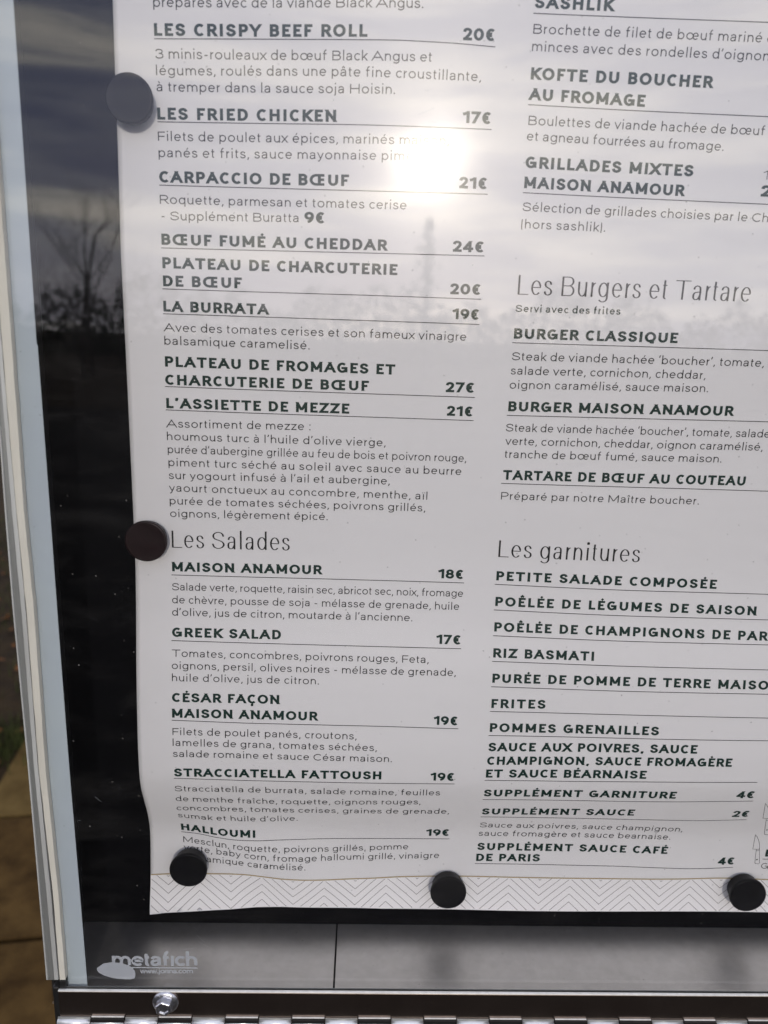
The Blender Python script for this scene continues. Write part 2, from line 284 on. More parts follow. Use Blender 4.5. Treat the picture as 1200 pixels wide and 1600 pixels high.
GL = {
 'A': (0.98, .01, .01, [Dk((0, 0), (.5, 1)), Dk((.5, 1), (1, 0)), Bk((.2, .32), (.8, .32))]),
 'B': (0.72, .11, .05, [Lk((0, 0), (0, 1)), Ck([(0, 1), (.5, 1)] + arc(.55, .765, .38, .235, 90, -90) + [(0, .53)]), Ck([(0, .53), (.55, .53)] + arc(.6, .265, .4, .265, 90, -90) + [(0, 0)])]),
 'C': (0.80, .06, .03, [Ck(arc(.57, .5, .57, .5, 46, 314))]),
 'D': (0.80, .11, .06, [Lk((0, 0), (0, 1)), Ck([(0, 1), (.42, 1)] + arc(.42, .5, .58, .5, 90, -90) + [(0, 0)])]),
 'E': (0.62, .11, .04, [Lk((0, 0), (0, 1)), Lk((0, 1), (1, 1)), Bk((0, .52), (.98, .52)), Lk((0, 0), (1, 0))]),
 'F': (0.60, .11, .02, [Lk((0, 0), (0, 1)), Lk((0, 1), (1, 1)), Bk((0, .48), (1, .48))]),
 'G': (0.90, .06, .08, [Ck(arc(.5, .5, .5, .5, 48, 335)), Lk((.56, .46), (1, .46)), Bk((1, .46), (1, -.06))]),
 'H': (0.80, .11, .11, [Lk((0, 0), (0, 1)), Lk((1, 0), (1, 1)), Bk((0, .52), (1, .52))]),
 'I': (0.0, .12, .12, [Lk((0, 0), (0, 1))]),
 'J': (0.5, .03, .10, [Ck([(1, 1.08), (1, .3)] + arc(.5, .28, .5, .28, 0, -150))]),
 'K': (0.76, .11, .01, [Lk((0, 0), (0, 1)), Dk((0, .36), (.98, 1)), Dk((.3, .52), (1, 0))]),
 'L': (0.60, .11, .02, [Lk((0, 0), (0, 1)), Lk((0, 0), (1, 0))]),
 'M': (0.98, .11, .11, [Lk((0, 0), (0, 1)), Lk((1, 0), (1, 1)), Dk((0.02, 1), (.5, 0.12)), Dk((.5, 0.12), (.98, 1))]),
 'N': (0.82, .11, .11, [Lk((0, 0), (0, 1)), Lk((1, 0), (1, 1)), Dk((0, 1), (1, 0))]),
 'O': (0.98, .06, .06, [('O', arc(.5, .5, .5, .5, 0, 360, 28))]),
 'P': (0.70, .11, .03, [Lk((0, 0), (0, 1)), Ck([(0, 1), (.56, 1)] + arc(.58, .72, .42, .28, 90, -90) + [(0, .44)])]),
 'Q': (0.98, .06, .06, [('O', arc(.5, .5, .5, .5, 0, 360, 28)), Bk((.5, .2), (.62, -.12), (.98, -.14))]),
 'R': (0.74, .11, .03, [Lk((0, 0), (0, 1)), Ck([(0, 1), (.54, 1)] + arc(.56, .73, .40, .27, 90, -90) + [(0, .46)]), Dk((.52, .46), (1, 0))]),
 'S': (0.76, .05, .05, [Ck(spl((.97, .74), (.85, .92), (.5, 1), (.16, .91), (.06, .74), (.2, .59), (.52, .51), (.86, .41), (1, .25), (.86, .08), (.5, 0), (.14, .08), (0, .29)))]),
 'T': (0.84, .03, .03, [Lk((0, 1), (1, 1)), Lk((.5, 1), (.5, 0))]),
 'U': (0.80, .10, .10, [Ck([(0, 1.1), (0, .38)] + arc(.5, .36, .5, .36, 180, 360) + [(1, 1.1)])]),
 'V': (0.92, .01, .01, [Dk((0, 1), (.5, 0)), Dk((.5, 0), (1, 1))]),
 'W': (1.36, .01, .01, [Dk((0, 1), (.26, 0)), Dk((.26, 0), (.5, 1)), Dk((.5, 1), (.74, 0)), Dk((.74, 0), (1, 1))]),
 'X': (0.88, .01, .01, [Dk((0, 1), (1, 0)), Dk((0, 0), (1, 1))]),
 'Y': (0.88, .01, .01, [Dk((0, 1), (.5, .4)), Dk((.5, .4), (1, 1)), Lk((.5, .42), (.5, 0))]),
 'Z': (0.78, .05, .05, [Lk((0, 1), (1, 1)), Lk((0, 0), (1, 0)), Dk((1, 1), (0, 0))]),
 'Œ': (1.36, .06, .04, [Ck([(1, 1), (.4, 1)] + arc(.38, .5, .38, .5, 90, 270) + [(.62, 0), (1, 0)]), Lk((.62, 0), (.62, 1)), Bk((.62, .52), (.98, .52))]),
 '0': (0.74, .06, .06, [('O', arc(.5, .5, .5, .5, 0, 360, 24))]),
 '1': (0.50, .02, .08, [Lk((1, 0), (1, 1)), Ck([(-.25, .80), (.3, .86), (.9, 1)])]),
 '2': (0.66, .05, .05, [Ck(spl((0, .72), (.1, .92), (.45, 1), (.84, .92), (.95, .73), (.82, .52), (.4, .2), (.08, 0))), Lk((.04, 0), (1, 0))]),
 '3': (0.66, .05, .05, [Ck(spl((0, .8), (.15, .95), (.46, 1), (.82, .92), (.92, .76), (.78, .59), (.42, .535))), Ck(spl((.42, .535), (.8, .5), (1, .29), (.88, .08), (.48, 0), (.12, .06), (-.02, .24)))]),
 '4': (0.74, .04, .04, [Lk((.74, 0), (.74, 1)), Dk((.7, 1), (0, .26)), Lk((0, .25), (1, .25))]),
 '5': (0.66, .05, .05, [Lk((.15, 1), (.9, 1)), Bk((.15, 1), (.06, .5)), Ck(spl((.06, .5), (.45, .62), (.85, .52), (1, .31), (.86, .08), (.46, 0), (.12, .06), (-.02, .24)))]),
 '6': (0.70, .05, .05, [('O', arc(.5, .31, .5, .31, 0, 360, 22)), Ck(spl((0, .31), (.08, .62), (.35, .9), (.72, 1)))]),
 '7': (0.66, .04, .04, [Lk((0, 1), (1, 1)), Dk((1, 1), (.28, 0))]),
 '8': (0.70, .05, .05, [('O', arc(.5, .765, .42, .235, 0, 360, 20)), ('O', arc(.5, .265, .5, .265, 0, 360, 22))]),
 '9': (0.70, .05, .05, [('O', arc(.5, .69, .5, .31, 0, 360, 22)), Ck(spl((1, .69), (.92, .38), (.65, .1), (.28, 0)))]),
 '€': (0.78, .02, .04, [Ck(arc(.6, .5, .46, .5, 48, 312)), Bk((-.04, .60), (.72, .60)), Bk((-.04, .40), (.72, .40))]),
 'a': (0.50, .06, .08, [Ck(spl((.04, .56), (.16, .70), (.48, h), (.84, .68), (.92, .5)) + [(.92, 0 - .03)]), Ck(spl((.92, .43), (.5, .41), (.12, .36), (0, .2), (.1, .05), (.38, 0), (.7, .06), (.92, .26)))]),
 'b': (0.56, .09, .06, [Lk((0, 0), (0, ASC)), ('O', arc(.5, h / 2, .5, h / 2, 0, 360, 22))]),
 'c': (0.50, .06, .02, [Ck(arc(.56, h / 2, .56, h / 2, 44, 316))]),
 'd': (0.56, .06, .09, [Lk((1, 0), (1, ASC)), ('O', arc(.5, h / 2, .5, h / 2, 0, 360, 22))]),
 'e': (0.56, .06, .05, [Ck([(0, h * .52), (1, h * .52)] + arc(.5, h / 2, .5, h / 2, 3, 318))]),
 'f': (0.40, .03, .01, [Ck([(.36, -.04), (.36, .84)] + arc(.86, .86, .50, .26, 180, 84)), Bk((-.02, h - .02), (.95, h - .02))]),
 'g': (0.56, .06, .09, [('O', arc(.5, h / 2, .5, h / 2, 0, 360, 22)), Ck([(1, h + .03), (1, -.04)] + arc(.5, -.06, .5, .21, 0, -150))]),
 'h': (0.50, .09, .08, [Lk((0, 0), (0, ASC)), Ck([(0, .38)] + arc(.5, .42, .5, h - .42, 180, 0) + [(1, -.03)])]),
 'i': (0.0, .11, .11, [Lk((0, 0), (0, h)), dot(0, 1.0)]),
 'j': (0.10, .02, .11, [Ck([(1, h + .03), (1, -.08)] + arc(-1, -.08, 2, .19, 0, -80)), dot(1, 1.0)]),
 'k': (0.46, .09, .01, [Lk((0, 0), (0, ASC)), Dk((0, .22), (.95, h)), Dk((.32, .42), (1, 0))]),
 'l': (0.0, .11, .11, [Lk((0, 0), (0, ASC))]),
 'm': (0.86, .09, .08, [Lk((0, 0), (0, h)), Ck([(0, .38)] + arc(.25, .42, .25, h - .42, 180, 0) + [(.5, -.03)]), Ck([(.5, .38)] + arc(.75, .42, .25, h - .42, 180, 0) + [(1, -.03)])]),
 'n': (0.50, .09, .08, [Lk((0, 0), (0, h)), Ck([(0, .38)] + arc(.5, .42, .5, h - .42, 180, 0) + [(1, -.03)])]),
 'o': (0.60, .06, .06, [('O', arc(.5, h / 2, .5, h / 2, 0, 360, 24))]),
 'p': (0.56, .09, .06, [Lk((0, DSC), (0, h)), ('O', arc(.5, h / 2, .5, h / 2, 0, 360, 22))]),
 'q': (0.56, .06, .09, [Lk((1, DSC), (1, h)), ('O', arc(.5, h / 2, .5, h / 2, 0, 360, 22))]),
 'r': (0.28, .09, .01, [Lk((0, 0), (0, h)), Ck([(0, .36)] + arc(1, .40, 1, h - .42, 180, 88))]),
 's': (0.46, .05, .05, [Ck(spl((.93, h * .76), (.8, h * .93), (.48, h), (.14, h * .92), (.05, h * .75), (.2, h * .6), (.52, h * .51), (.88, h * .40), (1, h * .24), (.86, h * .07), (.48, 0), (.14, h * .07), (0, h * .26)))]),
 't': (0.32, .03, .03, [Ck([(.38, 1.0), (.38, .14)] + arc(.78, .14, .40, .14, 180, 290)), Bk((-.05, h - .02), (1, h - .02))]),
 'u': (0.50, .08, .09, [Lk((1, 0), (1, h)), Ck([(0, h + .03), (0, .32)] + arc(.5, .33, .5, .33, 180, 360))]),
 'v': (0.54, .01, .01, [Dk((0, h), (.5, 0)), Dk((.5, 0), (1, h))]),
 'w': (0.84, .01, .01, [Dk((0, h), (.25, 0)), Dk((.25, 0), (.5, h)), Dk((.5, h), (.75, 0)), Dk((.75, 0), (1, h))]),
 'x': (0.52, .01, .01, [Dk((0, h), (1, 0)), Dk((0, 0), (1, h))]),
 'y': (0.54, .01, .01, [Dk((0, h), (.52, 0.02)), Ck([(1.0, h + .0), (.5, 0.0), (.38, -.18), (.22, -.25), (0.04, -.25)])]),
 'z': (0.48, .04, .04, [Lk((0, h), (1, h)), Lk((0, 0), (1, 0)), Dk((1, h), (0, 0))]),
 'œ': (1.06, .06, .05, [('O', arc(.28, h / 2, .28, h / 2, 0, 360, 22)), Ck([(.56, h * .52), (1, h * .52)] + arc(.78, h / 2, .22, h / 2, 3, 318))]),
 '.': (0.0, .09, .09, [dot(0, 0.0)]),
 ',': (0.0, .09, .09, [Bk((0.02, .09), (0.02, -.02), (-.07, -.21))]),
 ':': (0.0, .14, .10, [dot(0, 0.0), dot(0, h - .1)]),
 '’': (0.0, .08, .08, [Bk((0.02, 1.15), (0.02, 1.02), (-.06, .84))]),
 '‘': (0.0, .08, .08, [Bk((0.06, 1.15), (-.02, .98), (-.02, .84))]),
 '-': (0.34, .08, .08, [Bk((0, .40), (1, .40))]),
 '(': (0.16, .07, .03, [Ck(arc(1.6, .44, 1.6, 1.05, 142, 218))]),
 ')': (0.16, .03, .07, [Ck(arc(-.6, .44, 1.6, 1.05, 38, -38))]),
 ' ': (0.30, 0, 0, []),
}
ACC = {'é': ('e', 'a'), 'è': ('e', 'g'), 'ê': ('e', 'c'), 'à': ('a', 'g'), 'â': ('a', 'c'), 'î': ('ı', 'c'), 'ï': ('ı', 'd'), 'û': ('u', 'c'), 'ç': ('c', 's'),
       'É': ('E', 'a'), 'È': ('E', 'g'), 'Ê': ('E', 'c'), 'Ç': ('C', 's')}
GL['ı'] = (0.0, .11, .11, [Lk((0, 0), (0, h))])
class Style:
    def __init__(s, ws, wh, bold=False, sx=1.0, track=0.0, space=.30, step=0.0016, xh=None):
        s.ws, s.wh, s.bold, s.sx, s.track, s.space, s.step, s.xh = ws, wh, bold, sx, track, space, step, xh
ST = {
 'b': Style(.120, .112, sx=1.30, track=.055, space=.36),
 'T': Style(.268, .222, True, sx=1.0, track=.05, space=.50),
 'P': Style(.275, .225, True, sx=1.12, track=.02, space=.24),
 'M': Style(.180, .155, sx=1.25, track=.09, space=.36),
 'H': Style(.100, .046, sx=.95, track=.045, space=.30),
 'K': Style(.090, .080, track=.03, space=.30),
}
def ymap(y, wh):
    if y <= 0: return y + wh / 2
    ks = [(0, wh / 2), (XH, XH - wh / 2), (1.0, 1 - wh / 2), (ASC, ASC - wh / 2)]
    if y > ASC: return y - wh / 2
    for (a, b), (c, d) in zip(ks, ks[1:]):
        if y <= c: return b + (d - b) * (y - a) / (c - a)
def ymapC(y, wh): return wh / 2 + y * (1 - wh)
def ribbon(pts, ws, wh, closed=False, ext=0.0, cut=False, maxseg=0.25):
    """returns (left, right) outlines of a stroke in glyph space"""
    P = [np.array(p, float) for p in pts]
    if closed and np.linalg.norm(P[0] - P[-1]) < 1e-6: P = P[:-1]
    Q = []
    if not closed and len(P) > 2:
        tol = .22 * ws; K = [P[0]]
        for p in P[1:-1]:
            if np.linalg.norm(p - K[-1]) > tol and np.linalg.norm(p - P[-1]) > tol * .6: K.append(p)
        P = K + [P[-1]]
    n = len(P)
    rng = range(n) if closed else range(n - 1)
    for i in rng:
        a, b = P[i], P[(i + 1) % n]; L = np.linalg.norm(b - a); k = max(1, int(math.ceil(L / maxseg)))
        for j in range(k): Q.append(a + (b - a) * j / k)
    if not closed: Q.append(P[-1])
    P = Q; n = len(P)
    if not closed and ext:
        for i0, i1 in ((0, 1), (n - 1, n - 2)):
            d = P[i0] - P[i1]; L = np.linalg.norm(d)
            if L > 1e-9:
                d = d / L; e_ = ws / 2 if abs(d[0]) > abs(d[1]) else wh / 2
                P[i0] = P[i0] + d * e_ * ext
    Lf, Rt = [], []
    for i in range(n):
        if closed: a, b = P[i - 1], P[(i + 1) % n]
        else: a, b = P[max(i - 1, 0)], P[min(i + 1, n - 1)]
        d = b - a; L = np.linalg.norm(d) or 1; d = d / L
        if closed or 0 < i < n - 1:
            d1 = P[i] - P[i - 1]; d1 = d1 / (np.linalg.norm(d1) or 1); nm1 = np.array([-d1[1], d1[0]])
            nm = np.array([-d[1], d[0]]); k = max(0.5, nm.dot(nm1)); nm = nm / k
        else: nm = np.array([-d[1], d[0]])
        if cut:
            off = np.array([math.copysign(ws / 2 / max(abs(d[1]), .25) * (0.93), -d[1]), 0.0])
        else:
            off = np.array([nm[0] * ws / 2, nm[1] * wh / 2])
        Lf.append(P[i] + off); Rt.append(P[i] - off)
    return Lf, Rt
def glyph(ch, st):
    """-> advance, list of quads-strips (left, right, closed) in units of cap height"""
    acc = None
    base = ch
    if ch in ACC: base, acc = ACC[ch]
    Wd, lb, rb, S = GL[base]
    if ch == ' ': return st.space, []
    ws, wh = st.ws, st.wh
    capital = base.isupper() or base.isdigit() or base in '€Œ'
    box_w = Wd * st.sx
    extra = ws * (0.55 if Wd < 0.2 and base not in '-()' else 0.25)
    if Wd == 0.0: inner = 0.0; x0 = lb + ws / 2; W_out = ws
    else:
        W_out = max(box_w + (ws - .08) * (0.45), ws * 1.6); inner = W_out - ws; x0 = lb + ws / 2
    ym = (lambda y: ymapC(y, wh)) if capital else (lambda y: ymap(y, wh))
    def mp(p): return (x0 + p[0] * (inner if Wd else 1.0), ym(p[1]))
    out = []
    for kind, pts in S:
        q = [mp(p) for p in pts]
        if kind == 'P':
            x, y = q[0]; r = ws * (0.80 if ws < .12 else .62); y = (0 + r) if pts[0][1] == 0 else (pts[0][1] + (.02 if acc is None else 0))
            w8 = (.62, .96, .96, .62); y8 = (-1, -.42, .42, 1)      # a rounded dot
            out.append(([np.array((x - r * a, y + r * b)) for a, b in zip(w8, y8)], [np.array((x + r * a, y + r * b)) for a, b in zip(w8, y8)], False)); continue
        if kind == 'O': l, r = ribbon(q, ws, wh, closed=True); out.append((l, r, True)); continue
        l, r = ribbon(q, ws, wh, ext=1.0 if kind == 'L' else 0.0, cut=False)
        if kind == 'D':
            # level-cut ends, extended to the cap or base line
            a, b = np.array(q[0]), np.array(q[-1]); d = (b - a); d /= np.linalg.norm(d)
            def end(p, raw, s):
                ty = p[1]
                if raw[1] == 0: ty = 0.0
                elif capital and raw[1] == 1: ty = 1.0
                elif not capital and abs(raw[1] - XH) < 1e-6: ty = XH
                return p + d * ((ty - p[1]) / d[1])
            a2 = end(a, pts[0], -1); b2 = end(b, pts[-1], 1)
            steps = max(1, int(np.linalg.norm(b2 - a2) / .25)); hw = ws / 2 * min(1.0 / abs(d[1]), 1.9) * .95
            C = [a2 + (b2 - a2) * k / steps for k in range(steps + 1)]
            s = 1 if d[1] < 0 else -1
            l = [c + np.array((hw * s, 0)) for c in C]; r = [c - np.array((hw * s, 0)) for c in C]
        out.append((l, r, False))
    if acc:
        cx = x0 + inner / 2 if Wd else x0
        top = 1.0 if capital else XH
        hgt = .20 if not capital else .17
        y0 = top + (.10 if not capital else .06); aw = ws * .85; ah = wh * .85
        if acc == 'a': q = [[(cx - .02, y0), (cx + .13, y0 + hgt)]]
        elif acc == 'g': q = [[(cx + .02, y0), (cx - .13, y0 + hgt)]]
        elif acc == 'c': q = [[(cx - .15, y0), (cx, y0 + hgt * .85), (cx + .15, y0)]]
        elif acc == 's': q = [[(cx, -.0), (cx + .05, -.08), (cx + .04, -.18), (cx - .10, -.2)]]
        elif acc == 'd': q = [[(cx - .16, y0 + .06), (cx - .16 + ws, y0 + .06)], [(cx + .09, y0 + .06), (cx + .09 + ws, y0 + .06)]]
        for k in q:
            l, r = ribbon(k, aw, ah); out.append((l, r, False))
    return lb + W_out + rb + st.track, out
def layout(text, st, q=1.0, add=0.0):
    x = 0; items = []
    for ch in text:
        adv, strips = glyph(ch, st); items.append((x, strips, ch)); x += adv * q + add
    # trailing bearing is not part of the inked width
    lastrb = GL[ACC.get(text[-1], (text[-1],))[0]][2] + st.track; firstlb = GL[ACC.get(text[0], (text[0],))[0]][1]
    return items, firstlb * q, x - lastrb * q - add
class Plane:
    """maps (X,Z) to the surface that carries the print"""
    def __init__(s, fn, lift): s.fn, s.lift = fn, lift
SHEET_LIFT = 0.00007
def strips_to_mesh(name, strips, m, parent, surf='sheet', lift=0.0):
    v = []; f = []; k = 0
    for (l, r, closed) in strips:
        n = len(l); b = len(v); dz = (k % 5) * 7e-6; k += 1
        for a, c in zip(l, r): v.append((a[0], dz, a[1])); v.append((c[0], dz, c[1]))
        for i in range(n - 1): f.append((b + 2 * i, b + 2 * i + 1, b + 2 * i + 3, b + 2 * i + 2))
        if closed: f.append((b + 2 * n - 2, b + 2 * n - 1, b + 1, b))
    if not v: return None
    V = np.array(v)
    if surf == 'sheet':
        hh = relief(V[:, 0], V[:, 2]); V[:, 1] = -(hh + SHEET_LIFT + lift + V[:, 1])
    else: V[:, 1] = -(surf + V[:, 1])
    # face the viewer (-Y)
    F = []
    for q in f:
        p = [V[i] for i in q]; nrm_ = np.cross(p[1] - p[0], p[2] - p[0]) + np.cross(p[2] - p[0], p[3] - p[0])
        F.append(q if nrm_[1] < 0 else q[::-1])
    return mesh(name, V, F, m, parent)
def text_line(name, text, px, H, st, m, parent, extra='', surf='sheet', label=None):
    """letters run along the measured base line; px: photograph points from first to last inked edge"""
    W = [on_sheet(*p) if surf == 'sheet' else at(p[0], p[1], surf) for p in px]
    W = [np.array(w) for w in W]
    cum = [0.0]
    for a, b in zip(W, W[1:]): cum.append(cum[-1] + abs(b[0] - a[0]))
    items, lb, width = layout(text, st)
    span = cum[-1]
    # keep letter proportions, put the difference into the gaps and a little into the widths
    sc_ = span / ((width - lb) * H)
    q = min(1.05, max(.95, sc_)); n = len(text)
    if n > 3 and st.track >= 0:
        add = (span / H - (width - lb) * q) / (n - 1)
    else: q = sc_; add = 0.0
    items, lb, width = layout(text + extra, st, q, add)
    def base(s):
        s_ = s
        if len(W) > 2:   # smooth curve through the points
            xs = np.array(cum); zs = np.array([w[1] for w in W])
            if s_ >= xs[-1]: return W[-1] + (W[-1] - W[-2]) / (cum[-1] - cum[-2]) * (s_ - cum[-1])
            mm = _slopes(xs, zs)
            i = int(np.clip(np.searchsorted(xs, s_) - 1, 0, len(xs) - 2)); dx = xs[i + 1] - xs[i]; t = (s_ - xs[i]) / dx
            z = (2 * t**3 - 3 * t**2 + 1) * zs[i] + (t**3 - 2 * t**2 + t) * dx * mm[i] + (-2 * t**3 + 3 * t**2) * zs[i + 1] + (t**3 - t**2) * dx * mm[i + 1]
            return np.array((W[0][0] + s_, z))
        d = (W[1] - W[0]) / cum[1]
        return W[0] + d * s_
    strips = []
    for (x, S, ch) in items:
        for (l, r, c) in S:
            def tr(p):
                s_ = (x + p[0] * q - lb) * H; B = base(s_); return np.array((B[0], B[1] + p[1] * H))
            strips.append(([tr(p) for p in l], [tr(p) for p in r], c))
    o = strips_to_mesh(name, strips, m, parent, surf)
    if label: o['label'] = label
    return o, sc_
def pen_line(name, px, w, m, parent, surf='sheet', lift=0.0, closed=False, world=False):
    W = [np.array(p) for p in px] if world else [np.array(on_sheet(*p) if surf == 'sheet' else at(p[0], p[1], surf)) for p in px]
    if len(W) > 2 and not closed and not world:
        xs = np.array([a[0] for a in W]); zs = np.array([a[1] for a in W])
        if np.all(np.diff(xs) > 0):
            mm = _slopes(xs, zs); o = []
            for s in np.linspace(xs[0], xs[-1], int((xs[-1] - xs[0]) / .002) + 2):
                i = int(np.clip(np.searchsorted(xs, s) - 1, 0, len(xs) - 2)); dx = xs[i + 1] - xs[i]; t = (s - xs[i]) / dx
                o.append(np.array((s, (2 * t**3 - 3 * t**2 + 1) * zs[i] + (t**3 - 2 * t**2 + t) * dx * mm[i] + (-2 * t**3 + 3 * t**2) * zs[i + 1] + (t**3 - t**2) * dx * mm[i + 1])))
            W = o
    l, r = ribbon(W, w, w, closed=closed, maxseg=.0018)
    return strips_to_mesh(name, [(l, r, closed)], m, parent, surf, lift)

# ------------------------------------------------------------------ the glazed menu case
zf0 = at(600, 1445, 0.0)[1]
GD = 0.036                                  # the pane stands this far in front of the backing
for _ in range(60):                         # depth that puts the front edge of the case floor where it is seen
    if at(600, 1546, GD)[1] < zf0: GD += 0.0005
    else: break
print('case depth', GD)
case = thing('menu_display_case', 'wall-less glazed outdoor menu case with black backing, aluminium edge and a hinged bottom rail', 'display case')
case['label'] = 'glazed outdoor menu case with black backing, pale edge band and steel bottom rail'
XR = 0.42; ZT = 0.34
x_wall = at(82, 1540, GD)[0]
z_floor = at(600, 1445, 0.0)[1]
z_floorL = at(130, 1441.5, 0.0)[1]
zrail_t = at(600, 1552.2, GD + .0046)[1]
zrail_b = at(600, 1589, GD + .003)[1]
box('backing_sheet', x_wall, XR, 0.0, 0.0015, z_floor + 0.0002, ZT, MT['backing'], case)
xs1 = at(526.5, 1447, 0.0)[0]
box('floor_plate', x_wall, xs1 - 0.0005, -GD + 0.0002, 0.0045, z_floor - 0.0015, z_floor, MT['floor'], case, 0.00015)
box('floor_plate', xs1 + 0.0005, XR, -GD + 0.0002, 0.0045, z_floor - 0.0015, z_floor, MT['floor'], case, 0.00015)
box('floor_support', x_wall, XR, -GD + 0.004, 0.0045, z_floor - 0.008, z_floor - 0.0019, MT['black'], case)
box('back_panel', x_wall - 0.001, XR, 0.0048, 0.022, zrail_b - 0.003, ZT + .01, MT['alu'], case, 0.001)
box('side_wall', x_wall - 0.0012, x_wall - 0.0001, -GD + 0.0022, 0.0046, z_floor - 0.008, ZT, MT['black'], case)
box('top_wall', x_wall, XR, -GD + .003, 0.0046, ZT + .0002, ZT + .009, MT['black'], case)
box('right_wall', XR + .0002, XR + .002, -GD - .001, 0.022, zrail_b, ZT + .01, MT['alu'], case)
# pane
zg_b = at(600, 1549.5, GD)[1] - .006
glass = box('glass_pane', x_wall + 0.0005, XR - .0005, -GD - 0.003, -GD, zg_b + .0002, ZT, MT['glass'], case)
# grey-blue enamel band behind the left edge of the pane
yy = [-60, 150, 400, 537, 540, 800, 1000, 1200, 1400, 1541]
def interp(pts, y):
    ys = [p[1] for p in pts]; xs = [p[0] for p in pts]; return float(np.interp(y, ys, xs)) if ys[0] <= y <= ys[-1] else xs[0] + (xs[1] - xs[0]) * (y - ys[0]) / (ys[1] - ys[0])
bR = [(20.5, 0), (47.5, 400), (57, 537), (58.6, 540), (78, 800), (92.6, 1000), (108, 1200), (125, 1400), (136.6, 1541)]
bL = [(-22, 0), (8.5, 400), (30.8, 700), (38, 800), (53.3, 950), (71.5, 1200), (92, 1400), (103, 1541)]
GB = GD - 0.0004
def col_pts(tab, ys, hh): return [at(interp(tab, y), y, hh) for y in ys]
slab2('enamel_band', col_pts(bL, yy, GB), col_pts(bR, yy, GB), -GB, -GB + 0.0003, MT['band'], case)
# cream gasket and aluminium edge strips outside it
gL = [(-39, 0), (-8, 400), (17, 700), (26, 800), (41, 950), (60.5, 1200), (83, 1400), (93.5, 1531)]
dL = [(-42, 0), (-10.5, 400), (15, 700), (24, 800), (38.5, 950), (58, 1200), (78.5, 1400), (90, 1531)]
sM = [(-48, 0), (-15.5, 400), (10, 700), (18.5, 800), (33, 950), (53, 1200), (73, 1400), (85, 1531)]
sL = [(-55, 0), (-22, 400), (2.2, 700), (9.5, 800), (21.5, 950), (45.5, 1200), (63, 1400), (74.5, 1531)]
gR = [(x - .6, y) for x, y in bL[:-1]] + [(102.2, 1531)]
ys2 = [-60, 200, 400, 550, 700, 800, 950, 1080, 1200, 1300, 1400, 1531]
FD = GD + 0.0034
rg = random.Random(3)
def jag(pts, a): return [(x + rg.uniform(-a, a), z) for x, z in pts]
def dense(tab, hh, a=0.0, n=90):
    return jag([at(interp(tab, y), y, hh) for y in np.linspace(-60, 1531, n)], a)
slab2('foam_gasket', dense(gL, FD, .00007), dense(gR, FD, .00008), -FD, -FD + 0.0033, MT['gasket'], case)
slab2('edge_strip', dense(sM, FD + .0006, .00004), dense([(x + 1.0, y) for x, y in dL], FD + .0006, .00007), -FD - .0006, -FD + 0.02, MT['alu_light'], case)
slab2('edge_channel', dense(sL, FD, .00003), dense([(x - .3, y) for x, y in sM], FD, .00003), -FD, -FD + 0.024, MT['alu'], case)
oL = [(x - 2.0, y) for x, y in sL]
slab2('edge_lip', dense(oL, FD + .0012), dense([(x + .2, y) for x, y in sL], FD + .0012), -FD - .0012, -FD + 0.026, MT['alu_light'], case)
a0 = at(92.5, 1532.5, FD); a1 = at(103.3, 1547.5, FD)
box('corner_plug', a0[0], a1[0], -FD, -FD + .003, a1[1], a0[1], MT['black'], case, .0003)
# bottom seal, lip and rail
xl = at(91.5, 1560, FD + .001)[0]
box('bottom_seal', at(137, 1545, GD)[0], XR, -GD + 0.0002, -GD + .0006, zrail_t - .004, at(600, 1545.6, GD)[1], MT['seal'], case, .0001)
box('rail_lip', xl, XR, -FD - .0012, -GD - .0032, zrail_t - .0004, zrail_t + .0003, MT['rail_lip'], case, .0002)
box('bottom_rail', xl, XR, -FD - .0009, -GD - .0032, zrail_b, zrail_t - .0006, MT['rail'], case, .0003)
box('rail_bracket', at(81, 1560, FD)[0], xl - .0003, -FD + .001, -GD + .012, zrail_b - .03, at(84, 1545, FD)[1], MT['black'], case, .001)
# hinge under the rail
zh = zrail_b
box('hinge_leaf', xl + .0005, XR, -FD - .0006, -FD + .0010, zh - .006, zh - .00005, MT['rail'], case)
kx0 = at(92, 1595, FD)[0]; kp = (at(301.7, 1595, FD)[0] - at(197.5, 1595, FD)[0]) / 2
def knuckle_mesh(w, r):
    seg = 20; v = []; f = []
    for xx in (0, w):
        for k in range(seg):
            a = 2 * math.pi * k / seg; v.append((xx, r * math.cos(a), r * math.sin(a)))
    for k in range(seg): f.append((k, (k + 1) % seg, seg + (k + 1) % seg, seg + k))
    f.append(tuple(range(seg - 1, -1, -1))); f.append(tuple(range(seg, 2 * seg)))
    me = bpy.data.meshes.new('knuckle'); me.from_pydata(v, [], f); me.materials.append(MT['hinge'])
    me.polygons.foreach_set('use_smooth', [len(p.vertices) == 4 for p in me.polygons]); me.update(); return me
KR = .0023
kme = knuckle_mesh(kp - .0006, KR); kme2 = knuckle_mesh(kp - .0006, KR)
va = math.radians(47); kY = -FD - .0012; kZ = zrail_b - KR - .0002
sx0 = kx0
